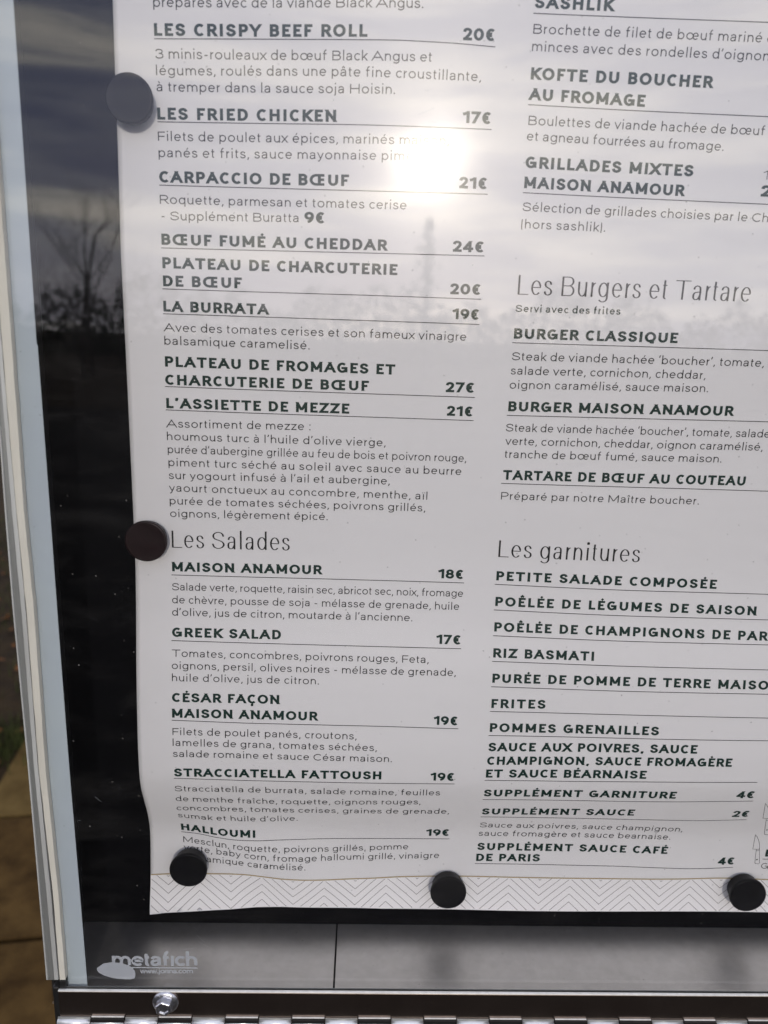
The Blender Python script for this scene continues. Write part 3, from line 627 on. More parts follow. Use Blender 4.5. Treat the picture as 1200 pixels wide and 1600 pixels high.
for i in range(int((XR - kx0) / kp)):
    ko = bpy.data.objects.new('knuckle', kme if i % 2 else kme2); COL.objects.link(ko); ko.parent = case
    ko.location = (kx0 + i * kp + .0003, kY, kZ)
    x0_, x1_ = kx0 + i * kp, kx0 + (i + 1) * kp
    if i % 2 == 0:      # the leaf wraps over every other knuckle, black blocks paint the slot shade over the rest
        box('hinge_tongue', x0_ + .0003, x1_ - .0003, -FD - .0016, -FD - .0010, zh - .0010, zh + .0008, MT['alu'], case, .0001)
    else:
        box('slot_edge', x0_ + .0003, x1_ - .0003, -FD - .0017, -FD - .0010, zh + .0009, zh + .0014, MT['rail_lip'], case, .0001)
        box('slot_shade_block', x0_ + .0001, x1_ - .0001, -FD - .0030, -FD - .0010, zh - .0013, zh + .0008, MT['black'], case)
# hex bolt on the rail
bx, bz = at(256.5, 1573.5, FD + .004)
blt = lathe('hex_bolt', [(.0066, 0), (.0068, .0006), (.0064, .0012), (.0050, .0017)], MT['zinc'], case, 40)
blt.location = (bx, -FD - .0009, bz + .0002)
def hexhead():
    v = []; f = []; R = .0047
    for d, s in ((.0, 1), (.0030, 1), (.0036, .86), (.0034, .60), (.0029, .52)):
        for k in range(6):
            a = math.pi / 6 + math.pi / 3 * k + .18; v.append((R * s * math.cos(a), -d, R * s * math.sin(a)))
    for i in range(4):
        for k in range(6): f.append((i * 6 + k, i * 6 + (k + 1) % 6, (i + 1) * 6 + (k + 1) % 6, (i + 1) * 6 + k))
    f.append(tuple(24 + k for k in range(6))); f.append(tuple(range(5, -1, -1)))
    return mesh('bolt_head', v, f, MT['zinc'], blt)
hx = hexhead(); hx.location = (0, -.0015, 0); bevel(hx, .00025)
# maker's logo printed on the back of the pane
LD = GD - 0.0005
LH = 0
zt_, zb2 = at(260, 1493, LD)[1], at(260, 1509, LD)[1]; LH = (zt_ - zb2)
o_, _ = text_line('logo_lettering', 'metafıch', [(175.5, 1509.5), (308.5, 1509.5)], LH * 1.32, Style(.20, .185, sx=1.3, track=-.12, space=.2), MT['logo'], case, surf=LD)
GLs = at(215, 1511.5, LD), at(308.5, 1512.5, LD)
pen_line('logo_underline', [(205, 1511.7), (308.5, 1512.5)], .00075, MT['logo'], case, surf=LD)
text_line('web_address', 'www.jorina.com', [(219, 1521), (301.5, 1521)], LH * .48, Style(.20, .17, sx=1.2, track=.0), MT['logo'], case, surf=LD)
sw = [(155, 1510), (162, 1505.5), (174, 1503.8), (188, 1504.5), (200, 1508), (207, 1512), (211, 1518), (211.5, 1524), (210, 1529), (203, 1530.5), (190, 1530), (176, 1528.5), (163, 1524.5), (154, 1519.5), (151, 1514.5), (152.5, 1511.5)]
swp = []
for i in range(len(sw)):
    a, b = sw[i], sw[(i + 1) % len(sw)]
    for k in range(4):
        j = rg.uniform(-.45, .45) if i in (6, 7, 8, 9, 10, 11) else rg.uniform(-.12, .12)
        swp.append((a[0] + (b[0] - a[0]) * k / 4, a[1] + (b[1] - a[1]) * k / 4 + j))
vv = [(*at(px, py, LD),) for px, py in swp]; cxy = at(183, 1517, LD)
mesh('logo_swoosh', [(cxy[0], -LD + .00005, cxy[1])] + [(x, -LD + .00005, z) for x, z in vv], [(0, 1 + (i + 1) % len(vv), 1 + i) for i in range(len(vv))], MT['logo'], case)
# fine scratches on the front of the pane
rs = random.Random(21); S = []
for (cx_, cy_, n_) in ((652, 168, 5), (668, 372, 4), (300, 1470, 4), (900, 1480, 4), (120, 1250, 3), (1090, 700, 3), (430, 760, 3)):
    for _ in range(n_):
        x0_, y0_ = cx_ + rs.gauss(0, 22), cy_ + rs.gauss(0, 16); an = rs.uniform(-.6, .9); L_ = rs.uniform(5, 20); cv = rs.uniform(-.3, .3)
        p_ = [np.array(at(x0_ + L_ * t_ * math.cos(an + cv * t_), y0_ + L_ * t_ * math.sin(an + cv * t_), GD + .003)) for t_ in np.linspace(0, 1, 6)]
        l, r = ribbon(p_, .00006, .00006, maxseg=.01); S.append((l, r, False))
scr = strips_to_mesh('scratches', S, MT['logo'], glass, surf=GD + .00305); scr['kind'] = 'stuff'
# legs that carry the case (behind it)
for xx in (-0.06, 0.30):
    box('support_post', xx, xx + .05, .0225, .0725, -CH + .004, .30, MT['alu'], case, .003)

# ------------------------------------------------------------------ the menu sheet
menu = thing('menu_sheet', 'large white printed French restaurant menu, slightly curled, held by round magnets', 'menu')
eL = [(174, -60), (176, 0), (179.3, 100), (183, 200), (189, 400), (197.3, 567), (208, 797), (211.5, 880), (212.7, 967), (213.5, 1067), (216.8, 1190), (218.5, 1215), (221, 1233), (225.5, 1250), (230, 1267), (233.2, 1285), (235, 1310), (235.3, 1350), (234.6, 1400), (234.2, 1429)]
eB = [(200, 1432), (234.2, 1429), (260, 1426), (310, 1423.5), (360, 1420.7), (400, 1417.3), (440, 1416.8), (500, 1418), (600, 1419.7), (700, 1420.6), (800, 1423), (930, 1424), (1000, 1424), (1200, 1425.3), (1300, 1426)]
EL = sorted([(on_sheet(px, py)[1], on_sheet(px, py)[0]) for px, py in eL]); EB = sorted([on_sheet(px, py) for px, py in eB])
elz = np.array([a for a, b in EL]); elx = np.array([b for a, b in EL]); ebx = np.array([a for a, b in EB]); ebz = np.array([b for a, b in EB])
def XL(z): return np.interp(z, elz, elx)
def ZB(x): return np.interp(x, ebx, ebz)
XRP = 0.36; ZTP = 0.30; nx, nz = 200, 300
V = []
tt = np.linspace(0, 1, nz + 1)
for i in range(nx + 1):
    s = (i / nx)
    for t in tt:
        z = ZTP + (-0.335 - ZTP) * t
        x = XL(z) + s * (XRP - XL(z)); zb = float(ZB(x)); z = ZTP + (zb - ZTP) * t
        x = float(XL(z)) + s * (XRP - float(XL(z)))
        V.append((x, 0, z))
V = np.array(V); V[:, 1] = -relief(V[:, 0], V[:, 2])
Fq = []
for i in range(nx):
    for j in range(nz):
        a = i * (nz + 1) + j; Fq.append((a, a + 1, a + nz + 2, a + nz + 1))
paper = mesh('paper', V, Fq, MT['paper'], menu, True)
sol = paper.modifiers.new('thickness', 'SOLIDIFY'); sol.thickness = 0.00018; sol.offset = -1.0

HT = on_sheet(400, 37.2)[1] - on_sheet(400, 57.0)[1]
HB = HT * .775; HH = HT * 1.80; HM = HT * .66
print('cap heights mm', HT * 1000)
ROWS = [
 ('b', "préparés avec de la viande Black Angus.", [(239.5, 11), (661, 12.8)]),
 ('T', "LES CRISPY BEEF ROLL", [(241, 56), (574, 57.6)]), ('P', "20€", [(723, 62.8), (774, 64.6)]),
 ('R', 0, [(241, 60.6), (400, 61.2), (560, 62.1), (640, 63.6), (700, 67), (774, 73.3)]),
 ('b', "3 minis-rouleaux de bœuf Black Angus et", [(243, 91.5), (675, 96.7)]),
 ('b', "légumes, roulés dans une pâte fine croustillante,", [(244, 117.5), (540, 119.5), (751, 127.3)]),
 ('b', "à tremper dans la sauce soja Hoisin.", [(245, 142.8), (617, 147)]),
 ('T', "LES FRIED CHICKEN", [(246, 186.8), (525, 190.5)]), ('P', "17€", [(722, 192), (768, 194.3)]),
 ('R', 0, [(246, 190.3), (400, 192.8), (600, 196), (768, 202.4)]),
 ('b', "Filets de poulet aux épices, marinés maison,", [(247, 220), (701, 227)]),
 ('b', "panés et frits, sauce mayonnaise pimentée.", [(248, 245.6), (697, 251.8)]),
 ('T', "CARPACCIO DE BŒUF", [(249, 285.2), (545, 291)]), ('P', "21€", [(717, 294), (762, 296)]),
 ('R', 0, [(249, 289.2), (400, 293.6), (600, 299), (762, 303.6)]),
 ('b', "Roquette, parmesan et tomates cerise", [(250, 318.4), (635, 327.5)]),
 ('b', "- Supplément Buratta", [(252, 344), (467, 347.4)]), ('P', "9€", [(475.5, 348.5), (508.5, 349.3)]),
 ('T', "BŒUF FUMÉ AU CHEDDAR", [(252.5, 382.5), (604.5, 391.8)]), ('P', "24€", [(707, 393.2), (757, 394.8)]),
 ('R', 0, [(252, 387.3), (400, 391.2), (600, 396), (757, 400)]),
 ('T', "PLATEAU DE CHARCUTERIE", [(254, 419), (620.7, 430)]), ('T', "DE BŒUF", [(255, 447.3), (378, 450.7)]), ('P', "20€", [(703, 459.6), (752, 461)]),
 ('R', 0, [(254, 451.3), (400, 456.2), (600, 462.3), (752, 467.7)]),
 ('T', "LA BURRATA", [(255.5, 486.8), (420, 491.8)]), ('P', "19€", [(706, 498.4), (749.5, 500)]),
 ('R', 0, [(255, 490.2), (400, 495), (749, 507)]),
 ('b', "Avec des tomates cerises et son fameux vinaigre", [(256, 517.8), (728.3, 532.6)]),
 ('b', "balsamique caramelisé.", [(257, 538.5), (483.5, 546.2)]),
 ('T', "PLATEAU DE FROMAGES ET", [(258, 572.8), (617.3, 585.6)]), ('T', "CHARCUTERIE DE BŒUF", [(258.3, 601.2), (576, 611)]), ('P', "27€", [(696, 612.6), (742, 614)]),
 ('R', 0, [(258, 603.9), (400, 609.3), (742, 621)]),
 ('T', "L’ASSIETTE DE MEZZE", [(260, 637.6), (545.7, 646.5)]), ('P', "21€", [(697.8, 649.5), (739.5, 651)]),
 ('R', 0, [(259, 640.4), (400, 645.7), (740, 657.2)]),
 ('b', "Assortiment de mezze :", [(260, 667.8), (485, 672.3)]),
 ('b', "houmous turc à l’huile d’olive vierge,", [(261, 687.6), (602, 697.6)]),
 ('b', "purée d’aubergine grillée au feu de bois et poivron rouge,", [(262.3, 708), (728, 722)]),
 ('b', "piment turc séché au soleil avec sauce au beurre", [(263.4, 728.2), (720.7, 742.4)]),
 ('b', "sur yogourt infusé à l’ail et aubergine,", [(264, 748.4), (608.5, 757.3)]),
 ('b', "yaourt onctueux au concombre, menthe, aïl", [(264.5, 767.8), (667.4, 780.8)]),
 ('b', "purée de tomates séchées, poivrons grillés,", [(265.3, 788), (664, 799.3)]),
 ('b', "oignons, légèrement épicé.", [(266, 807.8), (511.8, 812.9)]),
 ('H', "Les Salades", [(268.8, 855.5), (452.7, 860.3)]),
 ('T', "MAISON ANAMOUR", [(269, 892.5), (502.7, 897.6)]), ('P', "18€", [(684, 903.3), (725, 905)]),
 ('R', 0, [(268, 898.2), (400, 901.8), (725, 910.8)]),
 ('b', "Salade verte, roquette, raisin sec, abricot sec, noix, fromage", [(268.8, 922.2), (723.3, 932.7)]),
 ('b', "de chèvre, pousse de soja - mélasse de grenade, huile", [(269, 942.5), (717.3, 953)]),
 ('b', "d’olive, jus de citron, moutarde à l’ancienne.", [(269, 961.8), (644, 970.8)]),
 ('T', "GREEK SALAD", [(268.8, 995), (439, 999)]), ('P', "17€", [(681, 1005.8), (721, 1007.2)]),
 ('R', 0, [(268, 1000.8), (400, 1004.9), (720.5, 1013.5)]),
 ('b', "Tomates, concombres, poivrons rouges, Feta,", [(268.4, 1026), (669.3, 1036.1)]),
 ('b', "oignons, persil, olives noires - mélasse de grenade,", [(268.4, 1045.2), (711.7, 1056.2)]),
 ('b', "huile d’olive, jus de citron.", [(268.8, 1064.2), (498, 1069.4)]),
 ('T', "CÉSAR FAÇON", [(268.8, 1096.6), (436.3, 1100)]), ('T', "MAISON ANAMOUR", [(269, 1121), (496, 1125.8)]), ('P', "19€", [(677, 1132.2), (716, 1133.3)]),
 ('R', 0, [(268.6, 1125.2), (400, 1130), (560, 1133.8), (716, 1138.4)]),
 ('b', "Filets de poulet panés, croutons,", [(269.7, 1148.2), (556.8, 1155.2)]),
 ('b', "lamelles de grana, tomates séchées,", [(270, 1165.2), (588.3, 1173.4)]),
 ('b', "salade romaine et sauce César maison.", [(270.6, 1182.3), (612, 1190.5)]),
 ('T', "STRACCIATELLA FATTOUSH", [(272.2, 1212.8), (595.7, 1217.4)]), ('P', "19€", [(671.8, 1219.2), (710.5, 1219.8)]),
 ('R', 0, [(272, 1215.6), (400, 1219.4), (500, 1221.6), (710, 1224.4)]),
 ('b', "Stracciatella de burrata, salade romaine, feuilles", [(273.5, 1235.7), (687.3, 1242.2)]),
 ('b', "de menthe fraîche, roquette, oignons rouges,", [(275.2, 1251), (400, 1255), (656.7, 1256.2)]),
 ('b', "concombres, tomates cerises, graines de grenade,", [(276.6, 1265.5), (400, 1268.2), (701, 1271)]),
 ('b', "sumak et huile d’olive.", [(278.8, 1276.6), (330, 1281.2), (400, 1283.2), (465, 1282)]),
 ('T', "HALLOUMI", [(283.5, 1296.5), (320, 1301.5), (347, 1305.8), (372, 1308), (399, 1309)]), ('P', "19€", [(665, 1305.8), (702.6, 1306)]),
 ('R', 0, [(283, 1299.6), (310, 1302.6), (342, 1309), (370, 1312.6), (398, 1313.6), (440, 1312.3), (480, 1311), (560, 1310), (620, 1310.1), (702, 1310.6)]),
 ('b', "Mesclun, roquette, poivrons grillés, pomme", [(286.5, 1315.6), (320, 1320), (350, 1324.6), (392, 1330), (440, 1331.6), (500, 1331), (637.8, 1326.9)]),
 ('b', "verte, baby corn, fromage halloumi grillé, vinaigre", [(287.5, 1328), (325, 1333), (360, 1337.6), (400, 1343), (440, 1346), (480, 1346.2), (560, 1343), (686, 1340.6)]),
 ('b', "balsamique caramélisé.", [(289.5, 1341), (330, 1347.6), (370, 1351.5), (395, 1355), (430, 1358.4), (477, 1360)]),
 # right-hand column
 ('T', "SASHLIK", [(835, 12.6), (958.3, 17.8)]),
 ('R', 0, [(833.5, 20.8), (1000, 27.6), (1215, 35.5)]),
 ('b', "Brochette de filet de bœuf mariné", [(833, 52.6), (1190, 66.6)], ' en'),
 ('b', "minces avec des rondelles d’oignon", [(831, 79.8), (1201, 95.2)], 's'),
 ('T', "KOFTE DU BOUCHER", [(829, 124.2), (1112.7, 137.8)]), ('T', "AU FROMAGE", [(826, 156.2), (1007.3, 167.2)]),
 ('R', 0, [(825, 163.5), (1000, 173.3), (1215, 183)]),
 ('b', "Boulettes de viande hachée de bœuf", [(825.4, 195.2), (1195, 211.8)]),
 ('b', "et agneau fourrées au fromage.", [(823, 219.5), (1130, 236)]),
 ('T', "GRILLADES MIXTES", [(820.6, 262.4), (1082.6, 276)]), ('T', "MAISON ANAMOUR", [(818.8, 293.8), (1068.3, 306.7)]),
 ('K', "1", [(1192.5, 280.4), (1198.5, 280.6)]), ('P', "2", [(1187.7, 307), (1204, 307.6)]),
 ('R', 0, [(817, 301), (1000, 310.3), (1215, 320)]),
 ('b', "Sélection de grillades choisies par le Ch", [(816, 329.7), (1199.5, 347.6)], 'ef'),
 ('b', "(hors sashlik).", [(814, 356.6), (945, 362.2)]),
 ('H', "Les Burgers et Tartare", [(808.6, 460.2), (1171.6, 471.6)]),
 ('M', "Servi avec des frites", [(805, 487.3), (969, 491.8)]),
 ('T', "BURGER CLASSIQUE", [(802.6, 529.2), (1058.3, 536.2)]),
 ('R', 0, [(800.5, 535.5), (1000, 541.6), (1215, 548.2)]),
 ('b', "Steak de viande hachée ‘boucher’, tomate,", [(799.4, 562.8), (1192.7, 573.4)]),
 ('b', "salade verte, cornichon, cheddar,", [(797.8, 585.1), (1101.6, 592.3)]),
 ('b', "oignon caramélisé, sauce maison.", [(796, 607.3), (1105.8, 612.9)]),
 ('T', "BURGER MAISON ANAMOUR", [(793.8, 642.6), (1145, 650)]),
 ('R', 0, [(792, 649), (1000, 654.2), (1215, 659.4)]),
 ('b', "Steak de viande hachée ‘boucher’, tomate, salade", [(790, 674), (1202, 684)]),
 ('b', "verte, cornichon, cheddar, oignon caramélisé,", [(789.4, 695), (1190.8, 704.4)]),
 ('b', "tranche de bœuf fumé, sauce maison.", [(787.8, 715.4), (1126.7, 722.8)]),
 ('T', "TARTARE DE BŒUF AU COUTEAU", [(785.4, 749.4), (1163.8, 758.9)]),
 ('R', 0, [(783, 755.2), (1000, 761.6), (1215, 768)]),
 ('b', "Préparé par notre Maître boucher.", [(782.6, 780.3), (1091.4, 788.4)]),
 ('H', "Les garnitures", [(778.4, 870.2), (999, 878.6)]),
 ('T', "PETITE SALADE COMPOSÉE", [(775.2, 906.7), (1119.2, 920.2)]), ('R', 0, [(773, 912.9), (1000, 923), (1215, 929)]),
 ('T', "POÊLÉE DE LÉGUMES DE SAISON", [(773.6, 946.8), (1181, 961.7)]), ('R', 0, [(771.5, 952.9), (1000, 963), (1215, 969)]),
 ('T', "POÊLÉE DE CHAMPIGNONS DE PAR", [(772, 986.6), (1198.5, 1001.2)], 'IS'), ('R', 0, [(770.4, 993.2), (1000, 1002.6), (1215, 1008)]),
 ('T', "RIZ BASMATI", [(770.4, 1027.2), (927.8, 1032.6)]), ('R', 0, [(769, 1033.3), (1000, 1041.6), (1215, 1047)]),
 ('T', "PURÉE DE POMME DE TERRE MAISO", [(769, 1066.6), (1200, 1077.8)], 'N'), ('R', 0, [(767.3, 1072.9), (1000, 1080.6), (1215, 1084.8)]),
 ('T', "FRITES", [(767.5, 1106), (852, 1107.4)]), ('R', 0, [(765.6, 1111.5), (1000, 1117.4), (1215, 1122)]),
 ('T', "POMMES GRENAILLES", [(765, 1143.4), (1029, 1149)]), ('R', 0, [(763.3, 1149), (1000, 1154), (1215, 1157.3)]),
 ('T', "SAUCE AUX POIVRES, SAUCE", [(762.6, 1173.7), (1088.8, 1177.4)]),
 ('T', "CHAMPIGNON, SAUCE FROMAGÈRE", [(760.6, 1194.8), (1142.8, 1197.8)]),
 ('T', "ET SAUCE BÉARNAISE", [(758.8, 1214.6), (1009.2, 1216.6)]),
 ('R', 0, [(757, 1218.8), (880, 1220.3), (1000, 1221.3), (1183, 1222)]),
 ('T', "SUPPLÉMENT GARNITURE", [(755, 1243.8), (1055, 1247.3)]), ('P', "4€", [(1149, 1246.6), (1178, 1246.4)]),
 ('R', 0, [(754, 1248.6), (870, 1249.8), (960, 1251.4), (1060, 1252.3), (1110, 1251.8), (1176, 1251)]),
 ('T', "SUPPLÉMENT SAUCE", [(752, 1272.2), (989.7, 1274)]), ('P', "2€", [(1142.4, 1276), (1169.4, 1275.8)]),
 ('R', 0, [(751, 1275.9), (880, 1277.8), (1000, 1280.3), (1075, 1281.8), (1166, 1280.3)]),
 ('b', "Sauce aux poivres, sauce champignon,", [(749, 1292.4), (900, 1294.8), (1065.4, 1299.3)]),
 ('b', "sauce fromagère et sauce bearnaise.", [(747.6, 1305.8), (900, 1308), (1046.8, 1311.8)]),
 ('T', "SUPPLÉMENT SAUCE CAFÉ", [(745.2, 1327.9), (900, 1330.3), (1042.4, 1334.2)]),
 ('T', "DE PARIS", [(743.6, 1345.2), (843.2, 1346)]), ('P', "4€", [(1121, 1351.2), (1147.6, 1350.6)]),
 ('R', 0, [(742, 1349.2), (830, 1350.4), (950, 1353), (1030, 1356), (1075, 1357.3), (1110, 1356.8), (1145, 1355)]),
 ('T', "E", [(1195, 1338.2), (1206, 1338.6)]), ('R', 0, [(1191.5, 1342.2), (1215, 1342.8)]), ('b', "Gr", [(1188.4, 1357), (1205, 1357.6)]),
]
NAMES = {'b': 'description_line', 'T': 'dish_name', 'P': 'price', 'M': 'serving_note', 'H': 'section_heading', 'K': 'small_digit'}
HS = {'b': HB, 'T': HT, 'P': HT, 'M': HM, 'H': HH, 'K': HB}
import os
for row in ROWS:
    k = row[0]
    if k == 'R':
        pen_line('underline', row[2], 0.00038, MT['ink_dark'], menu); continue
    m_ = MT['ink_green'] if k in 'TPM' else MT['ink_dark']
    o, q = text_line(NAMES[k], row[1], row[2], HS[k], ST[k], m_, menu, extra=row[3] if len(row) > 3 else '')
    #FIT
# gold rule and the zigzag border beneath it
gold = [(236, 1366.4), (265, 1365.2), (300, 1364.8), (326, 1365.1), (380, 1366.4), (414, 1370.2), (440, 1373.4), (480, 1375.2), (520, 1374.4), (567, 1372.6), (633, 1369.6), (700, 1368.8), (740, 1369.2), (800, 1370.6), (933, 1372.6), (1030, 1373.6), (1067, 1373.3), (1133, 1372), (1200, 1374.2), (1260, 1376)]
GW = [on_sheet(*p) for p in gold]; gxs = np.array([a for a, b in GW]); gzs = np.array([b for a, b in GW])
pen_line('gold_rule', gold, 0.0008, MT['gold'], menu)
gms = _slopes(gxs, gzs)
def ZG(x): return float(np.interp(x, gxs, gzs))
bx_ = [x for x in np.linspace(float(XL(-.3)) - .002, XRP, 260)]
V = []; Fb = []
for i, x in enumerate(bx_):
    for j in range(17):
        zb = float(ZB(x)); z = ZG(x) + (zb - ZG(x)) * j / 16; xx = max(x, float(XL(z)) + .00002); V.append((xx, 0, z))
V = np.array(V); V[:, 1] = -(relief(V[:, 0], V[:, 2]) + .00004)
for i in range(len(bx_) - 1):
    for j in range(16): a = i * 17 + j; Fb.append((a, a + 1, a + 18, a + 17))
mesh('border_panel', V, Fb, MT['border'], menu, True)
v1 = on_sheet(361, 1392); v2 = on_sheet(842, 1392); per = (v2[0] - v1[0]) / 5.0
amp = per * .5 * .93; spc = per * .142
strips = []
xs = np.arange(XL(-0.3) - .002, XRP - .001, per / 48)
for k in range(-2, 14):
    run = []
    for x in xs:
        ph = ((x - v1[0]) / per) % 1.0; tri = abs(2 * ph - 1)          # 1 at the valley
        zt = ZG(x); zb = float(ZB(x)); z = zt + .010 - k * spc - amp * (tri if True else 0) + 0.0
        if x < XL(z) + .0002: continue
        if zb + .0003 < z < zt - .0003: run.append(np.array((x, z)))
        else:
            if len(run) > 1: strips.append(ribbon(run, .00028, .00028, maxseg=.01) + (False,))
            run = []
    if len(run) > 1: strips.append(ribbon(run, .00028, .00028, maxseg=.01) + (False,))
strips_to_mesh('zigzag_border', strips, MT['ink_grey'], menu)
# two line drawings of kitchen knives
def knife(pxs, handle, bol, dotp):
    S = []
    for P_, cl in ((pxs, True), (handle, False), (bol, False)):
        w = [np.array(on_sheet(*p)) for p in P_]; S.append(ribbon(w, .00026, .00026, closed=cl, maxseg=.0018) + (cl,))
    c = on_sheet(*dotp); r = .0005
    a = [np.array((c[0] + r * math.cos(t), c[1] + r * math.sin(t))) for t in np.linspace(0, math.pi, 6)]
    b = [np.array((c[0] + r * math.cos(t), c[1] + r * math.sin(t))) for t in np.linspace(0, -math.pi, 6)]
    S.append((a, b, False)); strips_to_mesh('knife_drawing', S, MT['ink_dark'], menu)
knife([(1180.6, 1303.8), (1176.3, 1326.5), (1186.3, 1327.2), (1187, 1320), (1185.2, 1312.5), (1183, 1307.5)], [(1181.5, 1327.4), (1179.4, 1347.6), (1180.2, 1349.2), (1185.6, 1349.6), (1186.6, 1348), (1186.7, 1327.6)], [(1181.6, 1329), (1186.6, 1329.3)], (1182.6, 1343))
knife([(1195.3, 1254.4), (1191.6, 1278), (1203.6, 1279), (1204, 1273), (1202, 1266), (1198.4, 1259)], [(1196.9, 1279.2), (1194.2, 1302.6), (1195, 1303.8), (1202.6, 1304.2), (1203.2, 1302.8), (1204, 1279.4)], [(1196.8, 1281.2), (1204, 1281.6)], (1198, 1296.5))

# ------------------------------------------------------------------ round magnets
MH = 0.0078
def magnet(px, py, dia_px, label, y_lift, turn=0.0, mm='magnet'):
    x, z = at(px, py, MH + y_lift)
    zc = (D - MH - y_lift); d = ray(px, py); depth = zc / d[1] * FPX
    R = dia_px / FPX * depth / 2
    t = thing('round_magnet', label, 'magnet', 'round black magnets holding the menu sheet')
    t.location = (x, -y_lift, z)
    b = lathe('body', [(R * .84, 0), (R * .85, .0003), (R * .86, MH * .62), (R * .88, MH * .70)], MT[mm], t)
    c = lathe('cap', [(R * .88, MH * .66), (R * .985, MH * .70), (R, MH * .76), (R, MH * .90), (R * .985, MH * .965), (R * .955, MH), (R * .90, MH * .992), (R * .5, MH * .985)], MT[mm], t)
    t.rotation_euler = (0, turn, 0)
    return t
magnet(200.7, 153, 74.5, 'round black magnet overlapping the sheet edge beside LES FRIED CHICKEN', .0016)
magnet(227.3, 846.5, 65.5, 'round black magnet at the sheet edge left of the Les Salades heading', .0020, mm='magnet_red')
magnet(293.6, 1361, 58.5, 'round black magnet at the lower left corner covering part of the Halloumi text', .0016)
magnet(700.8, 1396.5, 56.5, 'round black magnet on the zigzag border midway along the bottom edge', .0020)
magnet(1169.5, 1400.5, 57, 'rightmost round black magnet on the zigzag border below the knife drawings', .0020)

# ------------------------------------------------------------------ ground, pavement, soil
def struct(o, kind='structure'): o['kind'] = kind; return o
gme = mesh('ground', [(-600, -600, -CH - .03), (600, -600, -CH - .03), (600, 600, -CH - .03), (-600, 600, -CH - .03)], [(0, 1, 2, 3)], MT['soil']); struct(gme)
MT['dark_ground'] = mat('added_ground_surface', (0.024, 0.022, 0.021), 0.9, spec=0.05, noise=(40, 0.8, (0.015, 0.014, 0.013)), bump=(300, 0.5, 0.003))
added_dark_ground = mesh('added_dark_ground', [(-30, -14, -CH - .004), (30, -14, -CH - .004), (30, -.55, -CH - .004), (-30, -.55, -CH - .004)], [(0, 1, 2, 3)], MT['dark_ground']); struct(added_dark_ground)  # unseen dark ground, added to keep the pane's reflection dark
pav = bpy.data.objects.new('pavement', None); COL.objects.link(pav); struct(pav)
ke = ground_at(-5, 1222); kd = ground_at(47, 1135); c0 = ground_at(20, 1274)
kv = Vector((kd[0] - ke[0], kd[1] - ke[1], 0)).normalized(); kn = Vector((kv.y, -kv.x, 0))
if kn.x < 0: kn = -kn                               # the paved side, towards the case
K0 = Vector((ke[0], ke[1], -CH))
A0 = (Vector((c0[0], c0[1], -CH)) - K0).dot(kv)     # cross joint between the ochre and the brown stones
def stone(name, a, b, w0, w1, zt, m, jit=0.0):
    p = [K0 + kv * a + kn * w0, K0 + kv * b + kn * w0, K0 + kv * b + kn * w1, K0 + kv * a + kn * w1]
    dz = rnd.uniform(-jit, jit)
    v = [(q.x, q.y, -CH - .03 + .001) for q in p] + [(q.x, q.y, zt + dz) for q in p]
    o = mesh(name, v, [(3, 2, 1, 0), (4, 5, 6, 7), (0, 1, 5, 4), (1, 2, 6, 5), (2, 3, 7, 6), (3, 0, 4, 7)], m, pav); bevel(o, .006); return o
for i in range(-10, 3):
    for r in range(6):
        a_ = A0 + i * .5
        if (K0 + kv * (a_ + .25) + kn * (r * .5 + .25)).y < -.25: continue     # the added dark ground from here on
        stone('paving_stone', a_ + .007, a_ + .493, r * .5 + .006, r * .5 + .494, -CH - .002, MT['kerb'] if i >= 0 else MT['paving'], .003)
# leaf litter and tufts on the soil beyond the kerb
V = []; F = []
for i in range(900):
    a = rnd.uniform(-2.0, 2.2); w = -rnd.uniform(.03, 3.0); a += 1.2; q = K0 + kv * a + kn * w; s = rnd.uniform(.012, .03); t = rnd.uniform(0, 6.28); b = len(V)
    for k in range(5):
        an = t + k * 1.2566; rr = s * (1, .7, .9, .7, 1)[k]; V.append((q.x + rr * math.cos(an), q.y + rr * math.sin(an), -CH - .024 + rnd.uniform(0, .02)))
    F.append(tuple(b + k for k in range(5)))
lf = mesh('leaf_litter', V, F, MT['leaf']); struct(lf, 'stuff'); lf['label'] = 'brown fallen leaves scattered on the dark soil'
V = []; F = []
tuft0 = ground_at(2, 1180)
for i in range(2600):
    cx_, cy_ = (tuft0[0] + rnd.gauss(0, .10), tuft0[1] + .12 + rnd.gauss(0, .09)) if i < 500 else (K0.x - rnd.uniform(.05, 1.8), K0.y + rnd.uniform(-.5, 3.5))
    hh_ = rnd.uniform(.03, .08); a = rnd.uniform(0, 6.28); b = len(V); lx, ly = math.cos(a), math.sin(a)
    V += [(cx_ - .003 * lx, cy_ - .003 * ly, -CH - .03), (cx_ + .003 * lx, cy_ + .003 * ly, -CH - .03), (cx_ + ly * .02, cy_ - lx * .02, -CH - .03 + hh_)]; F.append((b, b + 1, b + 2))
gr = mesh('grass', V, F, MT['grass']); struct(gr, 'stuff'); gr['label'] = 'short green grass tufts at the edge of the paving'

